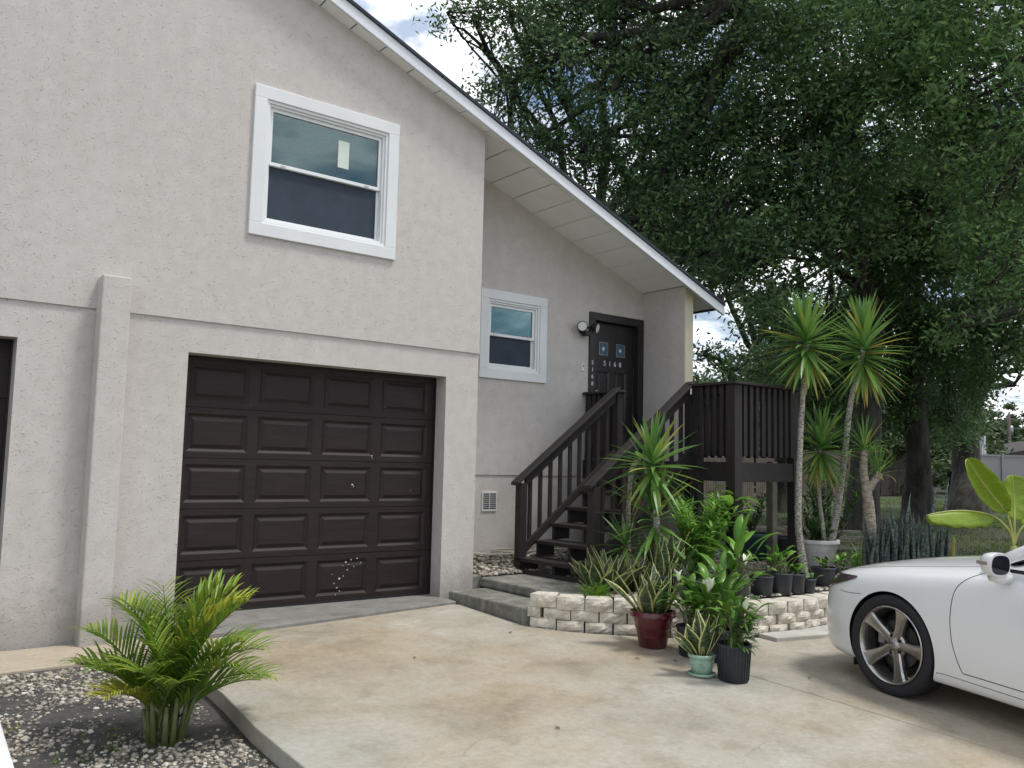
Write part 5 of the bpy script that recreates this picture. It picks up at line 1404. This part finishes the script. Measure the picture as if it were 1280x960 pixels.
for i in range(9):
    u = i / 8; a = hit_top(-.63 + .02 * u, .62 - 1.24 * u, .004); b_ = Vector((-.72, (.66 - 1.32 * u), .985))
    rows.append((len(mb.v), len(mb.v) + 1)); mb.v += [tuple(a), tuple(b_)]
for (a, b), (c, d) in zip(rows[:-1], rows[1:]): mb.face([a, b, d, c])
solid(mb.build('cowl_panel', CB, CAR, smooth=True), .004)
for yy in (.45, -.15):
    mb = MB(); mb.tube([(-.66, yy, 1.0), (-.70, yy - .25, 1.02), (-.72, yy - .55, 1.03)], [.010, .007, .005], 6); mb.build('wiper', CB, CAR, smooth=True)
# mirror
for s in (1, -1):
    mb = MB(); rr_ = []
    for (x_, sc) in ((.075, .25), (.06, .62), (.03, .88), (-.01, 1.0), (-.045, 1.0), (-.06, .97)):
        b = len(mb.v); rr_.append(b)
        for k in range(20):
            a = 2 * PI * k / 20; c_, s_ = math.cos(a), math.sin(a)
            mb.v.append((x_, .115 * sc * math.copysign(abs(c_) ** .7, c_), .078 * sc * math.copysign(abs(s_) ** .75, s_)))
    for a, b in zip(rr_[:-1], rr_[1:]):
        for k in range(20): mb.face([a + k, a + (k + 1) % 20, b + (k + 1) % 20, b + k])
    mb.face([rr_[0] + k for k in reversed(range(20))]); mb.face([rr_[-1] + k for k in range(20)])
    mi = mb.build('wing_mirror', PAINT, CAR, smooth=True); mi.scale = (.85, .66, .88); mi.location = (-.775, s * .965, .975); mi.rotation_euler = (0, 0, s * rad(-8)); e2 = mi.modifiers.new('e', 'EDGE_SPLIT'); e2.split_angle = rad(60)
    mb = MB(); b = len(mb.v)
    for k in range(20):
        a = 2 * PI * k / 20; c_, s_ = math.cos(a), math.sin(a); mb.v.append((-.062, .098 * math.copysign(abs(c_) ** .7, c_), .062 * math.copysign(abs(s_) ** .75, s_)))
    mb.face([b + k for k in range(20)]); o = mb.build('mirror_glass', TINT, mi); solid(o, .002)
    mb = MB(); mb.box(-.035, .055, s * .075, s * .117, -.005, .018); mb.build('turn_signal', simple('clear_lens', (.3, .27, .24), .1, .1) if s == 1 else bpy.data.materials['clear_lens'], mi, bevel=.004)
    mb = MB(); mb.tube([(-.80, s * .86, .90), (-.79, s * .92, .895), (-.775, s * .965, .915)], [.034, .038, .042], 10); mb.build('mirror_arm', PAINT, CAR, smooth=True)
# wheels
def wheel(X_, s, steer=0):
    w = MB()
    prof = [(.247, -.085), (.265, -.098), (.29, -.104), (.315, -.098), (.3245, -.08), (.3255, -.04), (.3255, .04), (.3245, .08), (.315, .098), (.29, .104), (.265, .098), (.247, .085)]
    def lat(mb, pr, n=64, close=False):
        b = len(mb.v)
        for r, y in pr:
            for k in range(n): a = 2 * PI * k / n; mb.v.append((r * math.cos(a), y, r * math.sin(a)))
        m_ = len(pr)
        for i in range(m_ if close else m_ - 1):
            j = (i + 1) % m_
            for k in range(n): k2 = (k + 1) % n; mb.face([b + i * n + k, b + i * n + k2, b + j * n + k2, b + j * n + k])
        return b
    lat(w, prof, close=True)
    t = w.build('wheel', RUB, CAR, smooth=True); t.location = (X_, s * .785, .3255); t.rotation_euler = (0, 0, 0 if s == 1 else PI)
    r_ = MB(); lat(r_, [(.246, .088), (.2505, .096), (.244, .100), (.237, .094), (.228, .060), (.216, .0), (.22, -.08), (.246, -.09), (.244, .02)], close=False)
    rim = r_.build('rim', ALLOY, t, smooth=True); e_ = rim.modifiers.new('e', 'EDGE_SPLIT'); e_.split_angle = rad(50)
    for k in range(5):
        a = 2 * PI * k / 5 + PI / 2 + .33; mb = MB(); c_, s_ = math.cos(a), math.sin(a)
        def pt(r, q, y): return (r * c_ - q * s_, y, r * s_ + q * c_)
        prof_ = [(.035, .034, .056), (.08, .031, .056), (.13, .033, .064), (.18, .040, .074), (.222, .052, .084), (.239, .064, .091)]
        rr_ = []
        for (r, q, y) in prof_:
            b = len(mb.v); rr_.append(b)
            mb.v += [pt(r, -q, y - .03), pt(r, -q * .98, y - .004), pt(r, -q * .72, y + .006), pt(r, 0, y + .001), pt(r, q * .72, y + .006), pt(r, q * .98, y - .004), pt(r, q, y - .03)]
        for a_, b_ in zip(rr_[:-1], rr_[1:]):
            for j in range(6): mb.face([a_ + j, b_ + j, b_ + j + 1, a_ + j + 1])
            mb.face([a_ + 6, b_ + 6, b_, a_])
        sp_ = mb.build('spoke', ALLOY, t, smooth=True); e_ = sp_.modifiers.new('e', 'EDGE_SPLIT'); e_.split_angle = rad(35)
        mb = MB(); a2 = a + PI / 5; mb.tube([(.058 * math.cos(a2), .052, .058 * math.sin(a2)), (.058 * math.cos(a2), .0665, .058 * math.sin(a2))], .0115, 10); mb.build('wheel_nut', CB, t)
    mb = MB(); lat(mb, [(.001, .070), (.030, .068), (.036, .060), (.085, .052), (.085, .02), (.001, .02)], 32); mb.build('hub', ALLOY, t, smooth=True)
    if s == 1:
        mb = MB(); q = [(.021 * math.cos(2 * PI * k / 24), .0712, .0155 * math.sin(2 * PI * k / 24)) for k in range(25)]; mb.tube(q, .0016, 5); mb.tube([(.006, .0712, .011), (-.002, .0712, -.006), (.0, .0712, -.0085), (-.014, .0712, -.008)][::1], .0018, 5); mb.build('hub_emblem', MAT['galv'], t, smooth=True)
    mb = MB(); lat(mb, [(.001, .012), (.155, .012), (.155, -.012), (.001, -.012)], 40); mb.build('brake_disc', simple('brake_disc', (.06, .06, .06), .4, .2, metal=.6), t)
    mb = MB(); mb.box(.085, .155, -.03, .03, -.02, .10); mb.build('brake_caliper', MAT['galv'], t, bevel=.01)
    mb = MB(); lat(mb, [(.001, -.03), (.20, -.03), (.20, -.034), (.001, -.034)], 32); mb.build('backing_plate', CB, t)
for X_ in (0, -2.73):
    for s in (1, -1): wheel(X_, s)
mb = MB(); mb.box(.36, .372, .60, .80, .10, .30); mb.build('mud_flap', CB, CAR, bevel=.003)
# ------------------------------------------------------------------ trees
def leaf_cloud(C_, N_, L, W, rng, flat=.5):
    """C_ centres; leaves as folded diamonds, islands of four points"""
    n = len(C_)
    a = rng.random(n) * 2 * np.pi; e = (rng.random(n) - .5) * 1.9 - .25
    d = np.stack([np.cos(e) * np.cos(a), np.cos(e) * np.sin(a), np.sin(e)], -1)
    r = rng.normal(size=(n, 3)); r[:, 2] *= 1.0
    s = np.cross(d, r); s /= np.linalg.norm(s, axis=1, keepdims=True) + 1e-9
    nn = np.cross(d, s)
    l = (L * (.6 + .95 * rng.random(n)))[:, None]; w = (W * (.7 + .6 * rng.random(n)))[:, None]
    V = np.stack([C_ - d * l * .5, C_ + s * w * .5 + nn * w * .12 - d * l * .05, C_ + d * l * .5, C_ - s * w * .5 + nn * w * .12 - d * l * .05], 1).reshape(-1, 3)
    b = (np.arange(n) * 4)[:, None]
    F = np.concatenate([b + np.array([0, 1, 2]), b + np.array([0, 2, 3])], 0)
    return V, F
def limb_path(a, b, sag, rng, n=7):
    a = np.array(a, float); b = np.array(b, float); t = np.linspace(0, 1, n)[:, None]
    p = a + (b - a) * t; L = np.linalg.norm(b - a)
    p[1:-1] += rng.normal(size=(n - 2, 3)) * L * .035
    p[:, 2] += (np.sin(t[:, 0] * np.pi)) * L * sag
    return p
def tree(name, base, label, trunk, lobes, leaves, L=.10, W=.05, mat='oakleaf', seed=1, cat='tree', group=None, clus=.42, inner=.25, limbs=True, twigs=True, hang=0.0, limb_r=.12, dens_pow=1.0):
    """trunk: [(point, radius)...] world; lobes: [(centre, rx, ry, rz)] world"""
    rng = np.random.default_rng(seed); rnd = random.Random(seed)
    t = empty(name, base, label, cat, group); B = Vector(base)
    mb = MB(); pts = [Vector(p) - B for p, r in trunk]; rd = [r for p, r in trunk]
    fine, fr = [], []
    for i in range(len(pts) - 1):
        for k in range(6):
            s = k / 6; p0, p1, p2, p3 = pts[max(i - 1, 0)], pts[i], pts[i + 1], pts[min(i + 2, len(pts) - 1)]
            fine.append(.5 * ((2 * p1) + (-p0 + p2) * s + (2 * p0 - 5 * p1 + 4 * p2 - p3) * s * s + (-p0 + 3 * p1 - 3 * p2 + p3) * s ** 3)); fr.append(rd[i] + (rd[i + 1] - rd[i]) * s)
    fine.append(pts[-1]); fr.append(rd[-1])
    mb.tube(fine, fr, 14, wob=.05)
    tr = mb.build('trunk', MAT['oakbark'], t, smooth=True)
    cents = []; vols = np.array([rx * ry * rz for _, rx, ry, rz in lobes]) ** .8; vols /= vols.sum()
    ml = MB()
    for (c, rx, ry, rz), f in zip(lobes, vols):
        n = max(3, int(leaves * f / 80))
        c = np.array(c, float)
        q = rng.normal(size=(n, 3)); q /= np.linalg.norm(q, axis=1, keepdims=True)
        rad_ = (inner + (1 - inner) * rng.random(n)) ** .55
        q = c + q * rad_[:, None] * np.array([rx, ry, rz]) * (1 + .18 * np.sin(q[:, :1] * 5 + c[0]) + .14 * np.cos(q[:, 1:2] * 7 + c[1]))
        cents.append(q)
        if limbs:
            st_ = np.array(fine[rnd.randrange(int(len(fine) * .45), len(fine))]) + np.array(B)
            p = limb_path(st_, c, .04, rng); ml.tube([Vector(x) - B for x in p], [limb_r * (1 - .75 * k / 6) for k in range(7)], 7, caps=False)
            for k in range(5):
                e = q[rnd.randrange(n)]; s0 = p[rnd.randrange(3, 7)]
                p2 = limb_path(s0, e, .02, rng, 6); ml.tube([Vector(x) - B for x in p2], [limb_r * .35 * (1 - .8 * j / 5) for j in range(6)], 5, caps=False)
                if twigs:
                    for _ in range(4):
                        e2 = q[rnd.randrange(n)]
                        if np.linalg.norm(e2 - e) < 2.2:
                            p3 = limb_path(e, e2, .0, rng, 5); ml.tube([Vector(x) - B for x in p3], [.014, .011, .009, .006, .004], 4, caps=False)
    if limbs and ml.v: ml.build('limb', MAT['oakbark'], t, smooth=True)
    Q = np.concatenate(cents); m_ = max(1, int(leaves / len(Q)))
    cs = clus * (.6 + .8 * rng.random(len(Q)))
    off = rng.normal(size=(len(Q), m_, 3)) * np.array([.55, .55, .38]) * cs[:, None, None]
    if hang: off[..., 2] -= hang * rng.random((len(Q), m_)) * cs[:, None]
    C_ = (Q[:, None] + off).reshape(-1, 3)
    V, F = leaf_cloud(C_, None, L, W, rng)
    cr = np_mesh('crown', V - np.array(B), F, MAT[mat], t)
    return t
def lobe(u, v, depth, r, rz=None, rd_=None):
    c = at(u, v, depth); return (tuple(c), r, rd_ or r, rz or r)
GO = 'live oaks behind the house and deck'
# oak at left, trunk hidden by the house, leaning limbs over the roof
b = Vector((10.2, 7.0, .15))
tree('oak_tree', b, 'tall dark oak whose crown rises above the sloping house roof', [(b - Vector((0, 0, .1)), .42), ((10.2, 7.0, 1.5), .34), ((10.1, 6.8, 4), .28), (at(905, 80, 14.8), .20), (at(945, -10, 14.8), .15)],
     [lobe(590, 20, 14.5, .75, .5), lobe(640, 30, 14.5, .9, .55), lobe(690, 20, 14.8, 1.2, .9), lobe(640, 125, 14.5, .7, .55), lobe(680, 100, 14.5, .9, .8), lobe(615, 110, 14.6, .45, .3), lobe(670, 170, 14.6, .8, .55), lobe(720, 200, 14.6, 1.0, .8), lobe(740, 90, 14.8, 1.6, 1.4), lobe(800, 40, 15, 1.6, 1.5),
      lobe(790, 170, 14.8, 1.5, 1.3), lobe(830, 250, 14.5, 1.2, 1.1), lobe(860, 120, 15.5, 1.5, 1.5), lobe(800, 270, 14.5, .8, .6), lobe(880, 300, 14, 1.0, .9), lobe(760, -60, 15, 2.5, 1.5), lobe(900, -80, 15.5, 2.5, 1.5), lobe(900, 200, 15.5, 1.5, 1.4)],
     60000, .092, .042, 'oakleaf', 3, group=None, clus=.36)
# oak T3 behind the forked dracaena
b = Vector((13.48, 2.2, .15))
tree('oak_tree', b, 'dark broad oak behind the tall yuccas with its trunk beside the forked dracaena', [(b - Vector((0, 0, .1)), .42), (b + Vector((0, 0, .5)), .31), (at(1083, 560, 17), .27), (at(1088, 420, 16.8), .22), (at(1092, 340, 16.5), .17), (at(1075, 230, 16), .13), (at(1060, 120, 15.6), .09)],
     [lobe(960, 130, 14.5, 1.5, 1.2), lobe(1030, 60, 14, 1.7, 1.4), lobe(1100, 150, 13.5, 1.5, 1.3), lobe(930, 250, 15, 1.3, 1.1), lobe(1010, 220, 14, 1.4, 1.2), lobe(970, 330, 13.5, 1.1, .8), lobe(925, 360, 15, .7, .45), lobe(1000, 300, 15, 1.3, .8), lobe(1060, 290, 13.5, 1.0, .7),
      lobe(1000, -40, 14.5, 2.2, 1.5), lobe(890, 330, 15.5, .7, .45), lobe(1040, 420, 16.5, 1.0, .6), lobe(980, 460, 17, 1.2, .6)],
     60000, .092, .044, 'oakleaf', 5, clus=.36)
# oak T1
b = Vector((16.85, 2.85, .15))
tree('oak_tree', b, 'tall oak with a straight dark trunk rising behind the blue-green snake plants', [(b - Vector((0, 0, .1)), .42), (b + Vector((0, 0, .6)), .31), (at(1148, 576, 19), .245), (at(1143, 500, 19), .23), (at(1135, 420, 18.7), .22), (at(1120, 330, 18.3), .17), (at(1140, 200, 17.5), .12)],
     [lobe(1180, 250, 15.5, 1.5, 1.3), lobe(1100, 260, 16, 1.2, 1.0), lobe(1140, 330, 16.5, 1.3, .9), lobe(1080, 380, 18.5, 1.2, .6), lobe(1120, 430, 18.5, 1.2, .7), lobe(1060, 460, 18.5, 1.2, .6), lobe(1100, 500, 19.5, 1.3, .7), lobe(1170, 430, 18.5, 1.0, .8), lobe(1180, 500, 20, 1.1, .8), lobe(1020, 480, 19, 1.1, .6)],
     52000, .095, .046, 'oakleaf', 8, clus=.38)
# oak T2
b = Vector((24.29, 5.13, .15))
tree('oak_tree', b, 'thick-trunked oak with a flared base in front of the grey vinyl fence', [(b - Vector((0, 0, .15)), .95), (b + Vector((0, 0, .35)), .62), (at(1208, 590, 26), .40), (at(1208, 540, 26), .36), (at(1216, 480, 25.6), .38), (at(1228, 400, 25), .30), (at(1230, 300, 24), .22)],
     [lobe(1240, 430, 19, 1.0, .9), lobe(1270, 380, 17.5, 1.3, 1.0), lobe(1190, 460, 21, 1.2, .8), lobe(1220, 350, 18, 1.6, 1.2), lobe(1270, 445, 20, .7, .3), lobe(1190, 540, 25.5, .8, .5), lobe(1165, 520, 25, 1.2, .9), lobe(1240, 250, 18, 2.0, 1.5)],
     36000, .11, .055, 'oakleaf', 12, clus=.40)
# nearer oak boughs hanging in from the right: the tree stands outside the photo
b = Vector((14.8, -4.6, .15))
tree('oak_tree', b, 'nearest oak, fresh green boughs hanging into the upper right corner', [(b - Vector((0, 0, .1)), .45), (b + Vector((0, 0, 1.5)), .36), (b + Vector((-.2, .2, 4.0)), .30), (b + Vector((-1.2, 1.0, 6.5)), .2), (b + Vector((-2.2, 2.0, 8.5)), .12)],
     [lobe(1190, 60, 11.5, 1.5, 1.2), lobe(1120, 30, 12, 1.4, 1.0), lobe(1260, 100, 11, 1.4, 1.2), lobe(1260, 220, 11, 1.0, .8), lobe(1215, 300, 11.5, .8, .5), lobe(1265, 330, 11, .8, .6), lobe(1180, 160, 12, .9, .7), lobe(1240, -30, 11.5, 2.0, 1.2), lobe(1120, -60, 12.5, 2.0, 1.0), lobe(1340, 200, 12, 1.6, 1.6), lobe(1175, 400, 12, .5, .35)],
     46000, .09, .036, 'oakleaf2', 15, clus=.32, hang=.3)
# T4 and slim tree behind the deck
b = Vector((17.99, 7.2, .15))
tree('oak_tree', b, 'slim oak whose trunk shows under the porch deck', [(b - Vector((0, 0, .1)), .30), (b + Vector((0, 0, .6)), .2), (at(976, 560, 23), .18), (at(972, 450, 22.6), .15), (at(965, 350, 22), .1)],
     [lobe(900, 310, 20, 1.2, .7), lobe(975, 400, 20, .9, .7), lobe(1010, 520, 21, 1.0, .5), lobe(880, 440, 21, .4, .2), lobe(1000, 440, 20, 1.4, 1.0), lobe(930, 465, 21, .8, .3), lobe(850, 280, 20, 1.5, 1.0)],
     26000, .12, .06, 'oakleaf', 18, clus=.42)
# ------------------------------------------------------------------ trees beyond the fences
GF = 'trees beyond the fences'
far = [(870, 44, 3.4, 6.2), (925, 52, 4.0, 7.0), (985, 46, 3.6, 6.4), (1050, 50, 4.0, 7.0), (1105, 44, 3.6, 5.6), (1150, 56, 4.6, 7.6), (1190, 50, 2.2, 5.0), (1232, 84, 4.2, 7.0), (1268, 105, 7.0, 9.6), (1310, 95, 6, 8.6)]
names_ = ['leftmost far tree seen through the gap beside the house eave', 'far green tree seen between the eave and the first tall yucca', 'far green tree behind the first tall yucca', 'far green tree behind the second tall yucca', 'pale green far tree above the wooden fence right of the forked dracaena', 'far tree behind the straight oak trunk',
          'far tree above the meeting point of the two fences', 'rounded distant tree left of the utility pole', 'broad distant tree right of the utility pole', 'distant tree at the right edge of the photo']
for i, (u, dep, r, h) in enumerate(far):
    p = at(u, 590, dep); p.z = 0.1
    lob = []
    rnd = random.Random(40 + i)
    for k in range(7):
        a = 2 * PI * k / 6; q = .55 * r if k < 6 else 0
        lob.append(((p.x + q * math.cos(a), p.y + q * math.sin(a), h - r * .62 * (.9 if k < 6 else .45) + rnd.uniform(-.3, .3) - (.6 * r if k % 2 else 0)), r * .55, r * .55, r * .45))
    tree('background_tree', p, names_[i], [(p, .3), (p + Vector((0, 0, h * .4)), .22), (p + Vector((.1, 0, h * .8)), .1)], lob, 9000, .26 if dep < 70 else .42, .15 if dep < 70 else .24, 'farleaf', 60 + i, group=GF, clus=.55, twigs=False, limb_r=.08)
# hedge line low behind fence is one mass
hp_ = RNG.random((26000, 3)); xx = 18 + hp_[:, 0] * 60; hh = 1.6 + .9 * np.sin(xx * .35) + .6 * np.sin(xx * .9 + 1)
C_ = np.stack([xx, 19.5 + hp_[:, 1] * 2.2 + .02 * xx, .2 + hp_[:, 2] ** .8 * (hh + 1.6)], -1)
V, F = leaf_cloud(C_, None, .24, .12, RNG); o = np_mesh('far_shrubbery', V, F, MAT['farleaf']); tag(o, 'mass of green shrubbery growing beyond the wooden fence', 'shrubbery', kind='stuff')
# grass in the yard
n = 150000; q = np.stack([RNG.uniform(7.4, 34, n), RNG.uniform(-4, 14.3, n)], -1)
m = clump(q[:, 0], q[:, 1], .55, 1.0) + RNG.normal(0, .5, n) > .1; q = q[m]; n = len(q)
a = RNG.random(n) * 6.283; h = .03 + .07 * RNG.random(n); w_ = .004 + .005 * RNG.random(n)
z = ground_z(q[:, 0], q[:, 1]) - .01
c, s = np.cos(a), np.sin(a); lx, ly = RNG.normal(0, .03, n), RNG.normal(0, .03, n)
V = np.stack([np.stack([q[:, 0] - c * w_, q[:, 1] - s * w_, z], -1), np.stack([q[:, 0] + c * w_, q[:, 1] + s * w_, z], -1), np.stack([q[:, 0] + lx, q[:, 1] + ly, z + h], -1)], 1).reshape(-1, 3)
F = (np.arange(n) * 3)[:, None] + np.array([0, 1, 2])
o = np_mesh('grass', V, F, MAT['grassblade']); tag(o, 'thin patchy grass under the oaks', 'grass', kind='stuff')
n = 14000; q = np.stack([RNG.uniform(7.4, 30, n), RNG.uniform(-4, 13, n)], -1); z = ground_z(q[:, 0], q[:, 1]) + .012
MAT['dead'] = leafmat('fallen_leaf', (.05, .04, .025), (.13, .10, .06), .7, .05)
V, F = leaf_cloud(np.stack([q[:, 0], q[:, 1], z], -1), None, .035, .018, RNG); V[:, 2] = np.clip(V[:, 2], 0, .5)
o = np_mesh('leaf_litter', V, F, MAT['dead']); tag(o, 'brown fallen leaves strewn over the yard', 'leaf litter', kind='stuff')
# ------------------------------------------------------------------ fences
FW = empty('wooden_fence', (22, 13.9, .15), 'weathered dark wooden picket fence at the back of the yard', 'fence')
MAT['fencewood'] = simple('weathered_fence', (.10, .082, .065), .9, .35, 3, .4, 30)
a0, a1 = Vector((14, 13.4)), Vector((41.5, 15.6)); dL = (a1 - a0); LL = dL.length; dn_ = dL / LL; k = 0; s = 0.0; sect = None
rnd = random.Random(9)
while s < LL:
    if k % 16 == 0:
        if sect: sect.build('fence_panel', MAT['fencewood'], FW)
        sect = MB()
        pm = MB(); px, py = a0.x + dn_.x * s - 22, a0.y + dn_.y * s - 13.9; pm.box(px - .05, px + .05, py + .04, py + .14, -.1, 1.95); pm.build('fence_post', MAT['fencewood'], FW)
    px, py = a0.x + dn_.x * s - 22, a0.y + dn_.y * s - 13.9; w2 = .062
    lift = .0; top = 2.02 + rnd.uniform(-.03, .02)
    if rnd.random() < .97:
        b = len(sect.v); 
        for yy in (0, .018):
            sect.v += [(px - w2, py + yy, .04), (px + w2, py + yy + .005, .04), (px + w2, py + yy + .005, top - .06), (px + .02, py + yy, top), (px - .02, py + yy, top), (px - w2, py + yy, top - .06)]
        sect.face([b + i for i in range(6)]); sect.face([b + 6 + i for i in reversed(range(6))])
        for i in range(6): j = (i + 1) % 6; sect.face([b + j, b + i, b + 6 + i, b + 6 + j])
    if k % 16 == 0:
        ex, ey = px + dn_.x * .152 * 16, py + dn_.y * .152 * 16
        for zz_ in (.4, 1.0, 1.7): sect.hexa([(px, py + .02, zz_), (ex, ey + .02, zz_), (ex, ey + .06, zz_), (px, py + .06, zz_)], [(px, py + .02, zz_ + .08), (ex, ey + .02, zz_ + .08), (ex, ey + .06, zz_ + .08), (px, py + .06, zz_ + .08)])
    s += .152; k += 1
sect.build('fence_panel', MAT['fencewood'], FW)
FV = empty('vinyl_fence', (31, 9.6, .15), 'pale grey vinyl panel fence at the right side of the yard', 'fence')
MAT['vinylf'] = simple('grey_vinyl', (.24, .24, .24), .5, .08, 1)
v0 = at(1196, 590, 36); v1 = at(1420, 590, 38); dv_ = Vector((v1.x - v0.x, v1.y - v0.y)); LV = dv_.length; dv_ /= LV; nn_ = Vector((-dv_.y, dv_.x)); npan = int(LV / 2.2)
for i in range(npan + 1):
    c = Vector((v0.x, v0.y)) + dv_ * (i * 2.2); c2 = c + dv_ * 2.2
    def q_(p, o, z): return (p.x + nn_.x * o - 31, p.y + nn_.y * o - 9.6, z)
    mb = MB(); e = dv_ * .065
    mb.hexa([q_(c - e, -.065, -.1), q_(c + e, -.065, -.1), q_(c + e, .065, -.1), q_(c - e, .065, -.1)], [q_(c - e, -.065, 2.02), q_(c + e, -.065, 2.02), q_(c + e, .065, 2.02), q_(c - e, .065, 2.02)])
    mb.build('fence_post', MAT['vinylf'], FV, bevel=.01)
    if i < npan:
        a, b_ = c + dv_ * .067, c2 - dv_ * .067
        mb = MB(); mb.hexa([q_(a, -.02, .05), q_(b_, -.02, .05), q_(b_, .02, .05), q_(a, .02, .05)], [q_(a, -.02, 1.90), q_(b_, -.02, 1.90), q_(b_, .02, 1.90), q_(a, .02, 1.90)])
        mb.build('fence_panel', MAT['vinylf'], FV)
        mb = MB(); mb.hexa([q_(a, -.04, 1.90), q_(b_, -.04, 1.90), q_(b_, .04, 1.90), q_(a, .04, 1.90)], [q_(a, -.04, 1.98), q_(b_, -.04, 1.98), q_(b_, .04, 1.98), q_(a, .04, 1.98)]); mb.build('top_rail', MAT['vinylf'], FV)
# ------------------------------------------------------------------ beyond the fences
p = at(1278, 590, 60); p.z = .1
HN = empty('neighbour_house', p, 'low brown-roofed house beyond the vinyl fence at the right edge', 'house')
HN.rotation_euler = (0, 0, -.66)
mb = MB(); mb.box(-.5, 9, 0, 7, 0, 2.35); mb.build('wall', simple('brown_siding', (.06, .035, .03), .8, .2, 2), HN)
mb = MB(); mb.prism_y([(-2.6, 2.30), (11, 2.30), (11, 2.42), (4.2, 3.85), (-2.6, 2.42)], -.7, 7.7); mb.build('roof', simple('brown_roof', (.05, .042, .038), .9, .25, 8), HN)
mb = MB(); mb.box(.4, 1.4, -.02, .0, 1.1, 2.1); mb.build('window', MAT['room'], HN)
def pole(u, dep, top, label, h2=True):
    p = at(u, 590, dep); p.z = 0
    t = empty('utility_pole', p, label, 'utility pole'); zt_ = at(u, top, dep).z
    mb = MB(); mb.tube([(0, 0, 0), (0, 0, zt_)], [.16, .11], 10); mb.build('pole', simple('pole_wood', (.12, .10, .09), .9, .2) if 'pole_wood' not in bpy.data.materials else bpy.data.materials['pole_wood'], t, smooth=True)
    if h2:
        mb = MB(); mb.box(-.9, .9, -.06, .06, zt_ - .5, zt_ - .36); mb.build('crossarm', bpy.data.materials['pole_wood'], t)
        mb = MB(); mb.tube([(.3, 0, zt_ - 1.9), (.3, 0, zt_ - 1.0)], .2, 12); mb.build('transformer', MAT['galv'], t, smooth=True)
    return t
pole(1263, 75, 517, 'wooden utility pole with a transformer above the brown roof')
p = at(1229, 590, 42); p.z = .1
o = MB(); zt_ = at(1229, 547, 42).z; o.box(-.12, .12, -.12, .12, 0, zt_); o.box(-.3, -.1, -.1, .1, zt_ - 1.4, zt_ - .5)
t = o.build('service_post', simple('pale_post', (.45, .47, .48), .6, .1), bevel=.01); t.location = p; tag(t, 'pale post with a meter box rising behind the vinyl fence', 'post')
for i, (va, vb) in enumerate(((529, 524), (541, 536), (548, 547))):
    a = at(1180, va + 14, 70); b_ = at(1263, vb, 75); c = at(1400, vb - 16, 85)
    mb = MB(); pts = []
    for (p0, p1) in ((a, b_), (b_, c)):
        for k in range(10):
            s = k / 10; q = p0.lerp(p1, s); q.z -= .35 * math.sin(PI * s); pts.append(q)
    mb.tube(pts, .018, 4); o = mb.build('power_line', CB); tag(o, ('topmost', 'middle', 'lowest')[i] + ' of the three power lines crossing the sky by the utility pole', 'power line')
p = at(1108.5, 590, 43); p.z = .1
t = empty('patio_umbrella', p, 'closed pale patio umbrella beyond the wooden fence', 'umbrella')
zt_ = at(1108, 557, 43).z; mb = MB(); mb.lathe([(.02, zt_ - 1.35), (.20, zt_ - 1.3), (.17, zt_ - .8), (.16, zt_ - .35), (.03, zt_ - .02), (.01, zt_)], 9); mb.build('canopy', simple('pale_canvas', (.62, .52, .48), .8, .1), t)
mb = MB(); mb.tube([(0, 0, 0), (0, 0, zt_ - .02)], .03, 8); mb.build('pole', MAT['galv'], t)
p = at(1128, 590, 55); p.z = .1
t = empty('far_house', p, 'low pale-roofed house beyond the wooden fence', 'house')
t.rotation_euler = (0, 0, -.66)
mb = MB(); mb.box(-5, 5, 0, 5, 0, 1.9); mb.build('wall', MAT['stone'], t); mb = MB(); mb.prism_y([(-5.4, 1.9), (5.4, 1.9), (4.2, 2.6), (-4.2, 2.6)], -.4, 5.4); mb.build('roof', simple('grey_roof', (.25, .25, .25), .8, .1), t)

scene.cycles.max_bounces = 6; scene.cycles.diffuse_bounces = 4; scene.cycles.glossy_bounces = 3; scene.cycles.transparent_max_bounces = 12; scene.cycles.transmission_bounces = 3
scene.cycles.caustics_reflective = False; scene.cycles.caustics_refractive = False; scene.cycles.use_denoising = True
scene.cycles.sample_clamp_indirect = 6
